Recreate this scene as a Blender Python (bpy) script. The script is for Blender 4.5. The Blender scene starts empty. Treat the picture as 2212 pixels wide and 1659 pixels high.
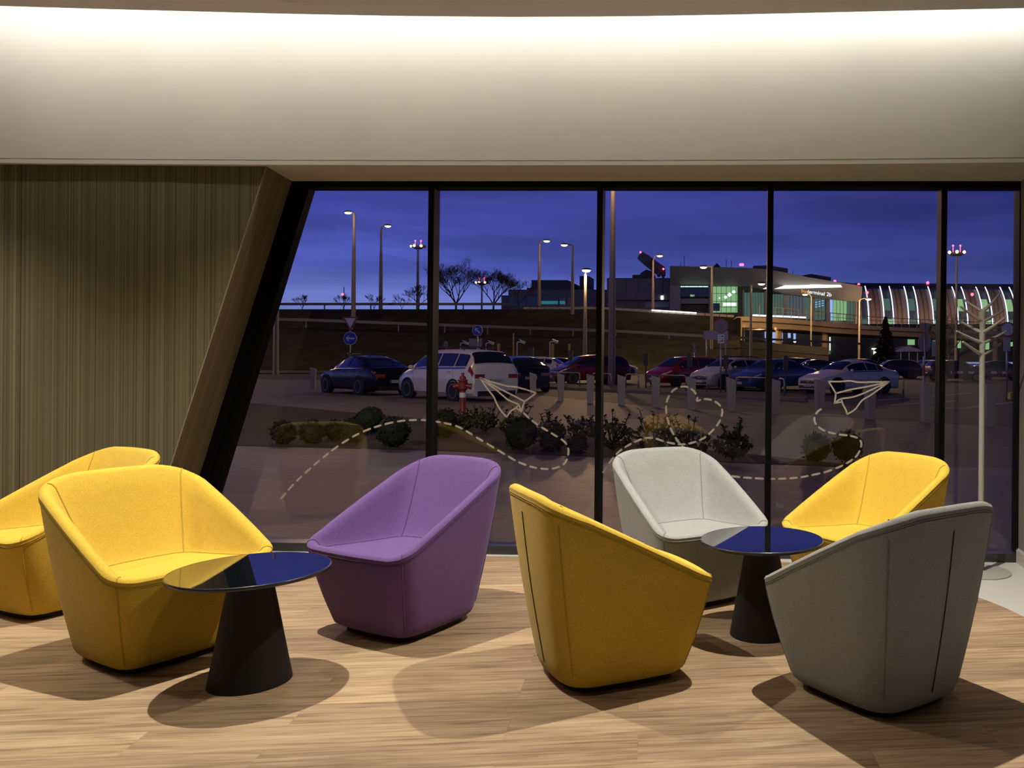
import bpy, bmesh, math, random
from mathutils import Vector, Matrix
C = bpy.context.scene.collection
PI = math.pi
D2R = PI / 180
random.seed(7)

# ---------------------------------------------------------------- camera model (2212 x 1659 frame)
F_PX, HOR, ROLL, CXP, EYE = 1774.0, 776.0, 0.0073, 1576.0, 1.3
CR, SR = math.cos(ROLL), math.sin(ROLL)

def ray(px, py):
    x, y = px - CXP, py - HOR
    return (CR * x + SR * y) / F_PX, -(-SR * x + CR * y) / F_PX      # X and Z per metre of depth

def at(px, py, d):
    a, b = ray(px, py)
    return Vector((a * d, d, EYE + b * d))

def ground(px, py, z=0.0):
    a, b = ray(px, py)
    d = (z - EYE) / b
    return Vector((a * d, d, z))

GZ = -0.12                                                            # level of the car park outside

def gnd(px, py, dz=0.0):
    p = ground(px, py, GZ)
    return Vector((p.x, p.y, GZ + dz))

scene = bpy.context.scene
cam = bpy.data.cameras.new('camera')
cam.sensor_width = 36.0
cam.lens = F_PX / 2212 * 36.0
cam.shift_x = -(CXP - 1106.0) / 2212
cam.shift_y = -(829.5 - HOR) / 2212
cam.clip_end = 3000
camo = bpy.data.objects.new('camera', cam)
C.objects.link(camo)
camo.matrix_world = Matrix.Translation((0, 0, EYE)) @ Matrix.Rotation(PI / 2, 4, 'X') @ Matrix.Rotation(ROLL, 4, 'Z')
scene.camera = camo
scene.view_settings.view_transform = 'Standard'
scene.view_settings.look = 'None'
scene.view_settings.exposure = 0.0
scene.view_settings.gamma = 1.0
scene.view_settings.use_curve_mapping = False
scene.cycles.max_bounces = 8
scene.cycles.diffuse_bounces = 2
scene.cycles.transparent_max_bounces = 16
scene.cycles.sample_clamp_indirect = 4.0
scene.cycles.caustics_reflective = False
scene.cycles.caustics_refractive = False

# ---------------------------------------------------------------- materials
def lin(c):
    return tuple(((v / 255) / 12.92 if v / 255 <= 0.04045 else ((v / 255 + 0.055) / 1.055) ** 2.4) for v in c)

def new_mat(name):
    m = bpy.data.materials.new(name)
    m.use_nodes = True
    nt = m.node_tree
    return m, nt, nt.nodes['Principled BSDF'], nt.nodes['Material Output']

def mat(name, col, rough=0.5, metal=0.0, spec=0.5, coat=0.0, noise=0.0, nscale=8.0, bump=0.0, bscale=60.0, emis=None, estr=0.0):
    m, nt, b, out = new_mat(name)
    b.inputs['Base Color'].default_value = (*col, 1)
    b.inputs['Roughness'].default_value = rough
    b.inputs['Metallic'].default_value = metal
    b.inputs['Specular IOR Level'].default_value = spec
    b.inputs['Coat Weight'].default_value = coat
    tc = nt.nodes.new('ShaderNodeTexCoord')
    if noise > 0:
        n = nt.nodes.new('ShaderNodeTexNoise'); n.inputs['Scale'].default_value = nscale; n.inputs['Detail'].default_value = 6
        nt.links.new(tc.outputs['Object'], n.inputs['Vector'])
        r = nt.nodes.new('ShaderNodeMapRange'); r.inputs['From Min'].default_value = .3; r.inputs['From Max'].default_value = .7
        r.inputs['To Min'].default_value = 1 - noise; r.inputs['To Max'].default_value = 1 + noise
        nt.links.new(n.outputs['Fac'], r.inputs['Value'])
        x = nt.nodes.new('ShaderNodeVectorMath'); x.operation = 'SCALE'
        x.inputs[0].default_value = col
        nt.links.new(r.outputs[0], x.inputs['Scale'])
        nt.links.new(x.outputs[0], b.inputs['Base Color'])
    if bump > 0:
        n2 = nt.nodes.new('ShaderNodeTexNoise'); n2.inputs['Scale'].default_value = bscale; n2.inputs['Detail'].default_value = 4
        nt.links.new(tc.outputs['Object'], n2.inputs['Vector'])
        bp = nt.nodes.new('ShaderNodeBump'); bp.inputs['Strength'].default_value = bump; bp.inputs['Distance'].default_value = 0.01
        nt.links.new(n2.outputs['Fac'], bp.inputs['Height']); nt.links.new(bp.outputs[0], b.inputs['Normal'])
    if emis is not None:
        b.inputs['Emission Color'].default_value = (*emis, 1)
        b.inputs['Emission Strength'].default_value = estr
    return m

def glow(name, col, strength):
    m, nt, b, out = new_mat(name)
    nt.nodes.remove(b)
    e = nt.nodes.new('ShaderNodeEmission'); e.inputs[0].default_value = (*col, 1); e.inputs[1].default_value = strength
    nt.links.new(e.outputs[0], out.inputs[0])
    return m

def fabric(name, col):
    m, nt, b, out = new_mat(name)
    L = nt.links.new
    tc = nt.nodes.new('ShaderNodeTexCoord')
    b.inputs['Roughness'].default_value = 0.92
    b.inputs['Specular IOR Level'].default_value = 0.15
    b.inputs['Sheen Weight'].default_value = 0.12
    b.inputs['Sheen Roughness'].default_value = 0.5
    n = nt.nodes.new('ShaderNodeTexNoise'); n.inputs['Scale'].default_value = 420; n.inputs['Detail'].default_value = 2
    mp = nt.nodes.new('ShaderNodeMapping'); mp.inputs['Scale'].default_value = (1, 1, .28)
    L(tc.outputs['Object'], mp.inputs['Vector']); L(mp.outputs[0], n.inputs['Vector'])
    n1 = nt.nodes.new('ShaderNodeTexNoise'); n1.inputs['Scale'].default_value = 22; n1.inputs['Detail'].default_value = 3
    L(tc.outputs['Object'], n1.inputs['Vector'])
    r = nt.nodes.new('ShaderNodeMapRange'); r.inputs['From Min'].default_value = .25; r.inputs['From Max'].default_value = .75
    r.inputs['To Min'].default_value = .78; r.inputs['To Max'].default_value = 1.2
    L(n.outputs['Fac'], r.inputs['Value'])
    r1 = nt.nodes.new('ShaderNodeMapRange'); r1.inputs['From Min'].default_value = .3; r1.inputs['From Max'].default_value = .7
    r1.inputs['To Min'].default_value = .97; r1.inputs['To Max'].default_value = 1.03
    L(n1.outputs['Fac'], r1.inputs['Value'])
    mu = nt.nodes.new('ShaderNodeMath'); mu.operation = 'MULTIPLY'
    L(r.outputs[0], mu.inputs[0]); L(r1.outputs[0], mu.inputs[1])
    x = nt.nodes.new('ShaderNodeVectorMath'); x.operation = 'SCALE'; x.inputs[0].default_value = col
    L(mu.outputs[0], x.inputs['Scale']); L(x.outputs[0], b.inputs['Base Color'])
    bp = nt.nodes.new('ShaderNodeBump'); bp.inputs['Strength'].default_value = .25; bp.inputs['Distance'].default_value = .002
    L(n.outputs['Fac'], bp.inputs['Height']); L(bp.outputs[0], b.inputs['Normal'])
    return m

def stripes_mat(name, c_lo, c_hi, axis=0, scale=60.0, rough=.8, uv=False):
    """narrow stripes that vary along one object axis only (the printed wall covering)"""
    m, nt, b, out = new_mat(name)
    L = nt.links.new
    tc = nt.nodes.new('ShaderNodeTexCoord')
    sep = nt.nodes.new('ShaderNodeSeparateXYZ'); L(tc.outputs['UV' if uv else 'Object'], sep.inputs[0])
    outs = []
    for sc, w in ((scale, .5), (scale * 3.1, .35), (scale * .22, .35)):
        mu = nt.nodes.new('ShaderNodeMath'); mu.operation = 'MULTIPLY'; mu.inputs[1].default_value = sc
        L(sep.outputs[axis], mu.inputs[0])
        n = nt.nodes.new('ShaderNodeTexNoise'); n.noise_dimensions = '1D'; n.inputs['Scale'].default_value = 1; n.inputs['Detail'].default_value = 2
        L(mu.outputs[0], n.inputs['W'])
        m2 = nt.nodes.new('ShaderNodeMath'); m2.operation = 'MULTIPLY'; m2.inputs[1].default_value = w
        L(n.outputs['Fac'], m2.inputs[0]); outs.append(m2)
    a = nt.nodes.new('ShaderNodeMath'); L(outs[0].outputs[0], a.inputs[0]); L(outs[1].outputs[0], a.inputs[1])
    a2 = nt.nodes.new('ShaderNodeMath'); L(a.outputs[0], a2.inputs[0]); L(outs[2].outputs[0], a2.inputs[1])
    rp = nt.nodes.new('ShaderNodeValToRGB')
    e = rp.color_ramp.elements
    e[0].position = .42; e[0].color = (*c_lo, 1)
    e[1].position = .74; e[1].color = (*c_hi, 1)
    k = rp.color_ramp.elements.new(.56); k.color = (c_lo[0] * .45 + c_hi[0] * .5, c_lo[1] * .5 + c_hi[1] * .5, c_lo[2] * .5 + c_hi[2] * .42, 1)
    L(a2.outputs[0], rp.inputs[0]); L(rp.outputs[0], b.inputs['Base Color'])
    b.inputs['Roughness'].default_value = rough; b.inputs['Specular IOR Level'].default_value = .25
    return m

def planks_mat(name):
    m, nt, b, out = new_mat(name)
    L = nt.links.new
    tc = nt.nodes.new('ShaderNodeTexCoord')
    mp = nt.nodes.new('ShaderNodeMapping'); mp.inputs['Rotation'].default_value = (0, 0, -6.2 * D2R)
    L(tc.outputs['Object'], mp.inputs['Vector'])
    br = nt.nodes.new('ShaderNodeTexBrick')
    br.offset = .37; br.squash = 1
    br.inputs['Color1'].default_value = (0, 0, 0, 1); br.inputs['Color2'].default_value = (1, 1, 1, 1); br.inputs['Mortar'].default_value = (.5, .5, .5, 1)
    br.inputs['Scale'].default_value = 1; br.inputs['Mortar Size'].default_value = .0011; br.inputs['Brick Width'].default_value = 1.22; br.inputs['Row Height'].default_value = .178
    L(mp.outputs[0], br.inputs['Vector'])
    # a shift of the grain for each plank
    cx = nt.nodes.new('ShaderNodeCombineXYZ')
    mk = nt.nodes.new('ShaderNodeMath'); mk.operation = 'MULTIPLY'; mk.inputs[1].default_value = 9.0
    L(br.outputs['Color'], mk.inputs[0]); L(mk.outputs[0], cx.inputs[0]); L(mk.outputs[0], cx.inputs[2])
    ad = nt.nodes.new('ShaderNodeVectorMath'); ad.operation = 'ADD'; L(mp.outputs[0], ad.inputs[0]); L(cx.outputs[0], ad.inputs[1])
    def grain(sx, sy, sc, det, dist=0.0):
        g = nt.nodes.new('ShaderNodeMapping'); g.inputs['Scale'].default_value = (sx, sy, 1)
        L(ad.outputs[0], g.inputs['Vector'])
        n = nt.nodes.new('ShaderNodeTexNoise'); n.inputs['Scale'].default_value = sc; n.inputs['Detail'].default_value = det; n.inputs['Distortion'].default_value = dist
        L(g.outputs[0], n.inputs['Vector'])
        return n
    big = grain(1.1, 19.0, 1.7, 9, 1.1)
    fine = grain(3.0, 70.0, 2.4, 6, .4)
    rp = nt.nodes.new('ShaderNodeValToRGB')
    e = rp.color_ramp.elements
    e[0].position = .26; e[0].color = (.20, .122, .068, 1)
    e[1].position = .72; e[1].color = (.535, .40, .25, 1)
    k = rp.color_ramp.elements.new(.48); k.color = (.395, .272, .160, 1)
    mix = nt.nodes.new('ShaderNodeMath'); mix.operation = 'MULTIPLY_ADD'; mix.inputs[1].default_value = .5
    sub = nt.nodes.new('ShaderNodeMath'); sub.operation = 'SUBTRACT'; sub.inputs[1].default_value = .5
    L(fine.outputs['Fac'], sub.inputs[0]); L(sub.outputs[0], mix.inputs[0]); L(big.outputs['Fac'], mix.inputs[2])
    L(mix.outputs[0], rp.inputs[0])
    tone = nt.nodes.new('ShaderNodeMapRange'); tone.inputs['To Min'].default_value = .8; tone.inputs['To Max'].default_value = 1.14
    L(br.outputs['Color'], tone.inputs['Value'])
    gap = nt.nodes.new('ShaderNodeMapRange'); gap.inputs['To Min'].default_value = 1; gap.inputs['To Max'].default_value = .72
    L(br.outputs['Fac'], gap.inputs['Value'])
    mm = nt.nodes.new('ShaderNodeMath'); mm.operation = 'MULTIPLY'; L(tone.outputs[0], mm.inputs[0]); L(gap.outputs[0], mm.inputs[1])
    sc = nt.nodes.new('ShaderNodeVectorMath'); sc.operation = 'SCALE'; L(rp.outputs[0], sc.inputs[0]); L(mm.outputs[0], sc.inputs['Scale'])
    L(sc.outputs[0], b.inputs['Base Color'])
    b.inputs['Roughness'].default_value = .5; b.inputs['Specular IOR Level'].default_value = .3
    bp = nt.nodes.new('ShaderNodeBump'); bp.inputs['Strength'].default_value = .12; bp.inputs['Distance'].default_value = .003
    L(fine.outputs['Fac'], bp.inputs['Height']); L(bp.outputs[0], b.inputs['Normal'])
    return m

def pavers_mat(name, c1, c2, mortar, bw, rh, msize, rot=0.0, rough=.7, noise=.25):
    m, nt, b, out = new_mat(name)
    L = nt.links.new
    tc = nt.nodes.new('ShaderNodeTexCoord')
    mp = nt.nodes.new('ShaderNodeMapping'); mp.inputs['Rotation'].default_value = (0, 0, rot)
    L(tc.outputs['Object'], mp.inputs['Vector'])
    br = nt.nodes.new('ShaderNodeTexBrick'); br.offset = .5
    br.inputs['Color1'].default_value = (*c1, 1); br.inputs['Color2'].default_value = (*c2, 1); br.inputs['Mortar'].default_value = (*mortar, 1)
    br.inputs['Scale'].default_value = 1; br.inputs['Mortar Size'].default_value = msize; br.inputs['Brick Width'].default_value = bw; br.inputs['Row Height'].default_value = rh
    L(mp.outputs[0], br.inputs['Vector'])
    n = nt.nodes.new('ShaderNodeTexNoise'); n.inputs['Scale'].default_value = 2.2; n.inputs['Detail'].default_value = 8
    m2 = nt.nodes.new('ShaderNodeMapping'); m2.inputs['Scale'].default_value = (.5, 2.0, 1); L(tc.outputs['Object'], m2.inputs['Vector'])
    L(m2.outputs[0], n.inputs['Vector'])
    r = nt.nodes.new('ShaderNodeMapRange'); r.inputs['From Min'].default_value = .3; r.inputs['From Max'].default_value = .7
    r.inputs['To Min'].default_value = 1 - noise; r.inputs['To Max'].default_value = 1 + noise
    L(n.outputs['Fac'], r.inputs['Value'])
    sc = nt.nodes.new('ShaderNodeVectorMath'); sc.operation = 'SCALE'; L(br.outputs['Color'], sc.inputs[0]); L(r.outputs[0], sc.inputs['Scale'])
    L(sc.outputs[0], b.inputs['Base Color'])
    b.inputs['Roughness'].default_value = rough
    return m

def glass_mat(name, tint=(.93, .96, .95), gain=1.35, rough=0.0):
    m, nt, b, out = new_mat(name)
    nt.nodes.remove(b)
    L = nt.links.new
    t = nt.nodes.new('ShaderNodeBsdfTransparent'); t.inputs[0].default_value = (*tint, 1)
    g = nt.nodes.new('ShaderNodeBsdfGlossy'); g.inputs['Roughness'].default_value = rough; g.inputs[0].default_value = (1, 1, 1, 1)
    fr = nt.nodes.new('ShaderNodeFresnel'); fr.inputs[0].default_value = 1.5
    mu = nt.nodes.new('ShaderNodeMath'); mu.operation = 'MULTIPLY'; mu.inputs[1].default_value = gain; mu.use_clamp = True
    L(fr.outputs[0], mu.inputs[0])
    mx = nt.nodes.new('ShaderNodeMixShader'); L(mu.outputs[0], mx.inputs[0]); L(t.outputs[0], mx.inputs[1]); L(g.outputs[0], mx.inputs[2])
    L(mx.outputs[0], out.inputs[0])
    return m

# ---------------------------------------------------------------- mesh builder
class MB:
    def __init__(s):
        s.v = []; s.f = []; s.mi = []; s.cur = 0
    def add(s, vs, fs):
        o = len(s.v)
        s.v += [tuple(v) for v in vs]
        for f in fs:
            s.f.append(tuple(i + o for i in f)); s.mi.append(s.cur)
        return s
    def box(s, c, d, rz=0.0, M=None):
        x, y, z = d[0] / 2, d[1] / 2, d[2] / 2
        vs = [Vector((a * x, b * y, e * z)) for a in (-1, 1) for b in (-1, 1) for e in (-1, 1)]
        R = Matrix.Rotation(rz, 3, 'Z') if M is None else M
        vs = [R @ v + Vector(c) for v in vs]
        return s.add(vs, [(0, 1, 3, 2), (4, 6, 7, 5), (0, 4, 5, 1), (2, 3, 7, 6), (0, 2, 6, 4), (1, 5, 7, 3)])
    def hexa(s, q0, q1):
        """solid between two quads given in the same order"""
        vs = list(q0) + list(q1)
        return s.add(vs, [(3, 2, 1, 0), (4, 5, 6, 7), (0, 1, 5, 4), (1, 2, 6, 5), (2, 3, 7, 6), (3, 0, 4, 7)])
    def prism(s, pts, off):
        n = len(pts); off = Vector(off)
        vs = [Vector(p) for p in pts] + [Vector(p) + off for p in pts]
        fs = [tuple(range(n - 1, -1, -1)), tuple(range(n, 2 * n))] + [(i, (i + 1) % n, n + (i + 1) % n, n + i) for i in range(n)]
        return s.add(vs, fs)
    def tube(s, pts, r, n=8, cap=True, flat=1.0, closed=False):
        pts = [Vector(p) for p in pts]
        m = len(pts)
        rs = r if isinstance(r, (list, tuple)) else [r] * m
        vs = []; prev = None
        for i, p in enumerate(pts):
            if closed:
                t = pts[(i + 1) % m] - pts[i - 1]
            else:
                t = pts[min(i + 1, m - 1)] - pts[max(i - 1, 0)]
            if t.length < 1e-9: t = Vector((0, 0, 1))
            t.normalize()
            if prev is None:
                u = t.cross(Vector((0, 0, 1)))
                if u.length < 1e-3: u = t.cross(Vector((0, 1, 0)))
            else:
                u = prev - t * prev.dot(t)
            u.normalize(); prev = u
            w = t.cross(u)
            for k in range(n):
                a = 2 * PI * k / n
                vs.append(p + u * math.cos(a) * rs[i] + w * math.sin(a) * rs[i] * flat)
        fs = []
        for i in range(m if closed else m - 1):
            j = (i + 1) % m
            for k in range(n):
                fs.append((i * n + k, i * n + (k + 1) % n, j * n + (k + 1) % n, j * n + k))
        if cap and not closed:
            fs.append(tuple(range(n - 1, -1, -1))); fs.append(tuple(range((m - 1) * n, m * n)))
        return s.add(vs, fs)
    def lathe(s, prof, n=32, c=(0, 0, 0), M=None):
        vs = []; c = Vector(c)
        for r, z in prof:
            for k in range(n):
                a = 2 * PI * k / n
                v = Vector((r * math.cos(a), r * math.sin(a), z))
                if M is not None: v = M @ v
                vs.append(v + c)
        fs = []
        for i in range(len(prof) - 1):
            for k in range(n):
                fs.append((i * n + k, i * n + (k + 1) % n, (i + 1) * n + (k + 1) % n, (i + 1) * n + k))
        fs.append(tuple(range(n - 1, -1, -1))); fs.append(tuple(range((len(prof) - 1) * n, len(prof) * n)))
        return s.add(vs, fs)
    def rings(s, R, close_u=True):
        """R: list of rings with equal point counts"""
        n = len(R[0]); vs = [p for r in R for p in r]; fs = []
        for i in range(len(R) - 1):
            for k in range(n if close_u else n - 1):
                k2 = (k + 1) % n
                fs.append((i * n + k, i * n + k2, (i + 1) * n + k2, (i + 1) * n + k))
        return s.add(vs, fs)
    def ball(s, c, r, nu=12, nv=8, jit=0.0, sq=(1, 1, 1)):
        vs = []; fs = []
        c = Vector(c)
        for i in range(nv + 1):
            th = PI * i / nv
            for k in range(nu):
                ph = 2 * PI * k / nu
                q = 1 + random.uniform(-jit, jit)
                vs.append(c + Vector((r * q * sq[0] * math.sin(th) * math.cos(ph), r * q * sq[1] * math.sin(th) * math.sin(ph), r * q * sq[2] * math.cos(th))))
        for i in range(nv):
            for k in range(nu):
                fs.append((i * nu + k, (i + 1) * nu + k, (i + 1) * nu + (k + 1) % nu, i * nu + (k + 1) % nu))
        return s.add(vs, fs)
    def build(s, name, mats, parent=None, smooth=False, angle=None, weld=False):
        me = bpy.data.meshes.new(name)
        me.from_pydata(s.v, [], s.f)
        if not isinstance(mats, (list, tuple)): mats = [mats]
        for m in mats: me.materials.append(m)
        if any(s.mi): me.polygons.foreach_set('material_index', s.mi)
        bm = bmesh.new(); bm.from_mesh(me)
        if weld: bmesh.ops.remove_doubles(bm, verts=bm.verts, dist=1e-5)
        bmesh.ops.recalc_face_normals(bm, faces=bm.faces)
        bm.to_mesh(me); bm.free()
        if smooth:
            me.polygons.foreach_set('use_smooth', [True] * len(me.polygons))
            if angle: me.set_sharp_from_angle(angle=angle * D2R)
        o = bpy.data.objects.new(name, me)
        C.objects.link(o)
        if parent is not None: o.parent = parent
        return o

def tag(o, label, cat, group=None, kind=None):
    o['label'] = label; o['category'] = cat
    if group: o['group'] = group
    if kind: o['kind'] = kind
    return o

def struct(o):
    o['kind'] = 'structure'
    return o

def thing(name, label, cat, loc=(0, 0, 0), rz=0.0, group=None):
    o = bpy.data.objects.new(name, None)
    C.objects.link(o)
    o.location = loc; o.rotation_euler = (0, 0, rz); o.empty_display_size = .1
    return tag(o, label, cat, group)

def dup(root, loc, rz, label, group=None):
    r = root.copy(); C.objects.link(r); r.location = loc; r.rotation_euler = (0, 0, rz); r['label'] = label
    if group: r['group'] = group
    for ch in list(root.children):
        c = ch.copy(); C.objects.link(c); c.parent = r
        for g in list(ch.children):
            d = g.copy(); C.objects.link(d); d.parent = c
    return r

def text_mesh(name, body, size, material, parent, M, extrude=.01, align='CENTER'):
    cu = bpy.data.curves.new(name, 'FONT')
    cu.body = body; cu.size = size; cu.extrude = extrude; cu.align_x = align; cu.align_y = 'CENTER'; cu.resolution_u = 3
    o = bpy.data.objects.new(name, cu); C.objects.link(o)
    bpy.context.view_layer.update()
    me = bpy.data.meshes.new_from_object(o.evaluated_get(bpy.context.evaluated_depsgraph_get()))
    C.objects.unlink(o); bpy.data.objects.remove(o)
    me.transform(M)
    me.materials.clear(); me.materials.append(material)
    k = bpy.data.objects.new(name, me); C.objects.link(k); k.parent = parent
    return k

def spot(name, loc, target, power, angle, blend, col=(1, .9, .76), radius=.04):
    l = bpy.data.lights.new(name, 'SPOT'); l.energy = power; l.color = col; l.spot_size = angle * D2R; l.spot_blend = blend; l.shadow_soft_size = radius
    o = bpy.data.objects.new(name, l); C.objects.link(o); o.location = loc
    o.rotation_euler = (Vector(target) - Vector(loc)).to_track_quat('-Z', 'Y').to_euler()
    return o

def point(name, loc, power, col=(1, .62, .26), radius=.15):
    l = bpy.data.lights.new(name, 'POINT'); l.energy = power; l.color = col; l.shadow_soft_size = radius
    o = bpy.data.objects.new(name, l); C.objects.link(o); o.location = loc
    return o

def area(name, loc, target, sx, sy, power, col=(1, 1, 1), spread=180):
    l = bpy.data.lights.new(name, 'AREA'); l.shape = 'RECTANGLE'; l.size = sx; l.size_y = sy; l.energy = power; l.color = col; l.spread = spread * D2R
    o = bpy.data.objects.new(name, l); C.objects.link(o); o.location = loc
    o.rotation_euler = (Vector(target) - Vector(loc)).to_track_quat('-Z', 'Y').to_euler()
    return o
# ---------------------------------------------------------------- world: dusk sky
w = bpy.data.worlds.new('dusk_sky'); scene.world = w; w.use_nodes = True
nt = w.node_tree; L = nt.links.new
bg = nt.nodes['Background']
tc = nt.nodes.new('ShaderNodeTexCoord')
sep = nt.nodes.new('ShaderNodeSeparateXYZ'); L(tc.outputs['Generated'], sep.inputs[0])
rp = nt.nodes.new('ShaderNodeValToRGB')
for i, (p, c) in enumerate(((0.0, (150, 166, 236)), (.045, (132, 148, 228)), (.10, (82, 94, 186)), (.17, (66, 72, 164)), (.28, (56, 64, 160)), (.5, (24, 27, 84)), (1.0, (14, 15, 44)))):
    if i < 2:
        e = rp.color_ramp.elements[i]; e.position = p
    else:
        e = rp.color_ramp.elements.new(p)
    e.color = (*lin(c), 1)
L(sep.outputs['Z'], rp.inputs[0])
# darker towards the right (east), brighter at the left where the last daylight is
rr = nt.nodes.new('ShaderNodeMapRange'); rr.inputs['From Min'].default_value = -.55; rr.inputs['From Max'].default_value = .35; rr.inputs['To Min'].default_value = 1.12; rr.inputs['To Max'].default_value = .55
L(sep.outputs['X'], rr.inputs['Value'])
# long low cloud streaks
mp = nt.nodes.new('ShaderNodeMapping'); mp.inputs['Scale'].default_value = (2.2, 2.2, 22)
L(tc.outputs['Generated'], mp.inputs['Vector'])
cn = nt.nodes.new('ShaderNodeTexNoise'); cn.inputs['Scale'].default_value = 1.5; cn.inputs['Detail'].default_value = 5
L(mp.outputs[0], cn.inputs['Vector'])
cr = nt.nodes.new('ShaderNodeMapRange'); cr.inputs['From Min'].default_value = .35; cr.inputs['From Max'].default_value = .65; cr.inputs['To Min'].default_value = .78; cr.inputs['To Max'].default_value = 1.16
L(cn.outputs['Fac'], cr.inputs['Value'])
m1 = nt.nodes.new('ShaderNodeMath'); m1.operation = 'MULTIPLY'; L(rr.outputs[0], m1.inputs[0]); L(cr.outputs[0], m1.inputs[1])
sv = nt.nodes.new('ShaderNodeVectorMath'); sv.operation = 'SCALE'; L(rp.outputs[0], sv.inputs[0]); L(m1.outputs[0], sv.inputs['Scale'])
L(sv.outputs[0], bg.inputs[0]); bg.inputs[1].default_value = 1.0

# ---------------------------------------------------------------- materials used across the place
M_plaster = mat('white_plaster', (.82, .765, .665), .85, spec=.2, noise=.03, nscale=2)
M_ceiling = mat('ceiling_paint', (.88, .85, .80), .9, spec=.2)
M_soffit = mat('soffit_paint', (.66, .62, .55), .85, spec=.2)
M_wallpaper = stripes_mat('striped_wall_covering', (.052, .039, .024), (.185, .162, .092), 0, 115)
M_reveal = stripes_mat('reveal_wood_veneer', (.12, .083, .048), (.28, .212, .125), 0, 60, uv=True)
M_planks = planks_mat('oak_planks')
M_screed = mat('pale_resin_floor', (.66, .64, .60), .35, spec=.35, noise=.02, nscale=3)
M_base = mat('baseboard_paint', (.60, .56, .50), .4)
M_wall_r = mat('taupe_wall_paint', (.23, .205, .17), .8)
M_frame = mat('anthracite_frame', (.003, .0032, .0036), .5, spec=.12)
M_sill = mat('anthracite_sill', (.03, .031, .034), .28, spec=.5)
M_glass = glass_mat('window_glass', (.965, .975, .975), 1.25)
M_room = mat('back_room_paint', (.05, .045, .04), .9)

# ---------------------------------------------------------------- the room
FA, FB = 5.372, -0.0341                      # facade line y = FA + FB * x
def facade(px, py, back=0.0):
    a, b = ray(px, py)
    d = (FA + back) / (1 - FB * a)
    return Vector((a * d, d, EYE + b * d))
def fy(x, back=0.0): return FA + FB * x + back
ZS, ZC = 2.465, 3.2                           # soffit and ceiling heights

# floors
mb = MB()
ctr = Vector((-.3, 3.75)); A_, B_ = 1.85, 1.60
pts = []
for k in range(49):
    t = -PI / 2 + PI * k / 48
    pts.append((ctr.x + A_ * abs(math.cos(t)) ** .92, ctr.y + B_ * math.copysign(abs(math.sin(t)) ** .92, math.sin(t)), 0.004))
left = [(-6.5, ctr.y + B_ + .02, .004), (-6.5, ctr.y - B_ - .02, .004)]
mb.prism(pts + left, (0, 0, -.02))
o = mb.build('floor', M_planks); struct(o)
mb = MB(); mb.prism([(-9, -7, 0), (6, -7, 0), (6, fy(6), 0), (-9, fy(-9), 0)], (0, 0, -.15))
o = mb.build('floor', M_screed); struct(o)

# wall on the left with the slanted window reveal
YW = 5.05
def wallpt(px, py): return at(px, py, YW)
e_top = wallpt(575, 361); e_bot = wallpt(368, 1010)
dirv = (e_bot - e_top)
def edge_at(z):
    t = (z - e_top.z) / dirv.z
    return Vector((e_top.x + dirv.x * t, YW, z))
f_top = facade(631, 389); f_bot = facade(430, 1030)
fd = f_bot - f_top
def fedge(z, back=0.0):
    t = (z - f_top.z) / fd.z
    x = f_top.x + fd.x * t
    return Vector((x, fy(x, back), z))
Z1 = ZS + .02
mb = MB(); p0 = edge_at(0); p1 = edge_at(Z1)
q = [Vector((-9, YW, 0)), p0, p1, Vector((-9, YW, Z1))]; mb.hexa(q, [p + Vector((-.25, .16, 0)) for p in q])
o = mb.build('wall_left', M_wallpaper); struct(o)
# reveal: built in its own frame so the veneer runs along its length
a0, a1, b0, b1 = edge_at(0), edge_at(Z1), fedge(0), fedge(Z1)
mb = MB(); q = [a0, b0, b1, a1]
mb.hexa(q, [p + Vector((-.05, .03, 0)) for p in q])
o = mb.build('trim_1', M_reveal); struct(o)
uvl = o.data.uv_layers.new(name='UVMap')
for lp in o.data.loops:
    co = o.data.vertices[lp.vertex_index].co
    na = min((co - p).length for p in (a0, a1)); nb = min((co - p).length for p in (b0, b1))
    uvl.data[lp.index].uv = (0.0 if na < nb else .46, co.z)
# thin pale corner bead along the edge of the wall
mb = MB(); mb.tube([edge_at(0) + Vector((0, -.001, 0)), edge_at(ZS) + Vector((0, -.001, 0))], .0035, 6)
o = mb.build('trim_2', mat('corner_bead', (.30, .26, .19), .4)); struct(o)

# right wall and baseboard
mb = MB(); mb.box((2.06, 1.2, ZC / 2), (.37, 8.24, ZC))
o = mb.build('wall_right', M_wall_r); struct(o)
mb = MB(); mb.box((1.867, 1.2, .0425), (.016, 8.2, .085)); mb.box((1.872, 1.2, .089), (.012, 8.2, .008))
o = mb.build('baseboard_right', M_base); struct(o)
# rest of the room behind the camera (seen only as reflections)
mb = MB(); mb.box((-1.5, -5.1, ZC / 2), (16, .2, ZC)); o = mb.build('wall_back', M_room); struct(o)
mb = MB(); mb.box((-7.1, 0, ZC / 2), (.2, 10.4, ZC)); o = mb.build('wall_side', M_room); struct(o)

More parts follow.
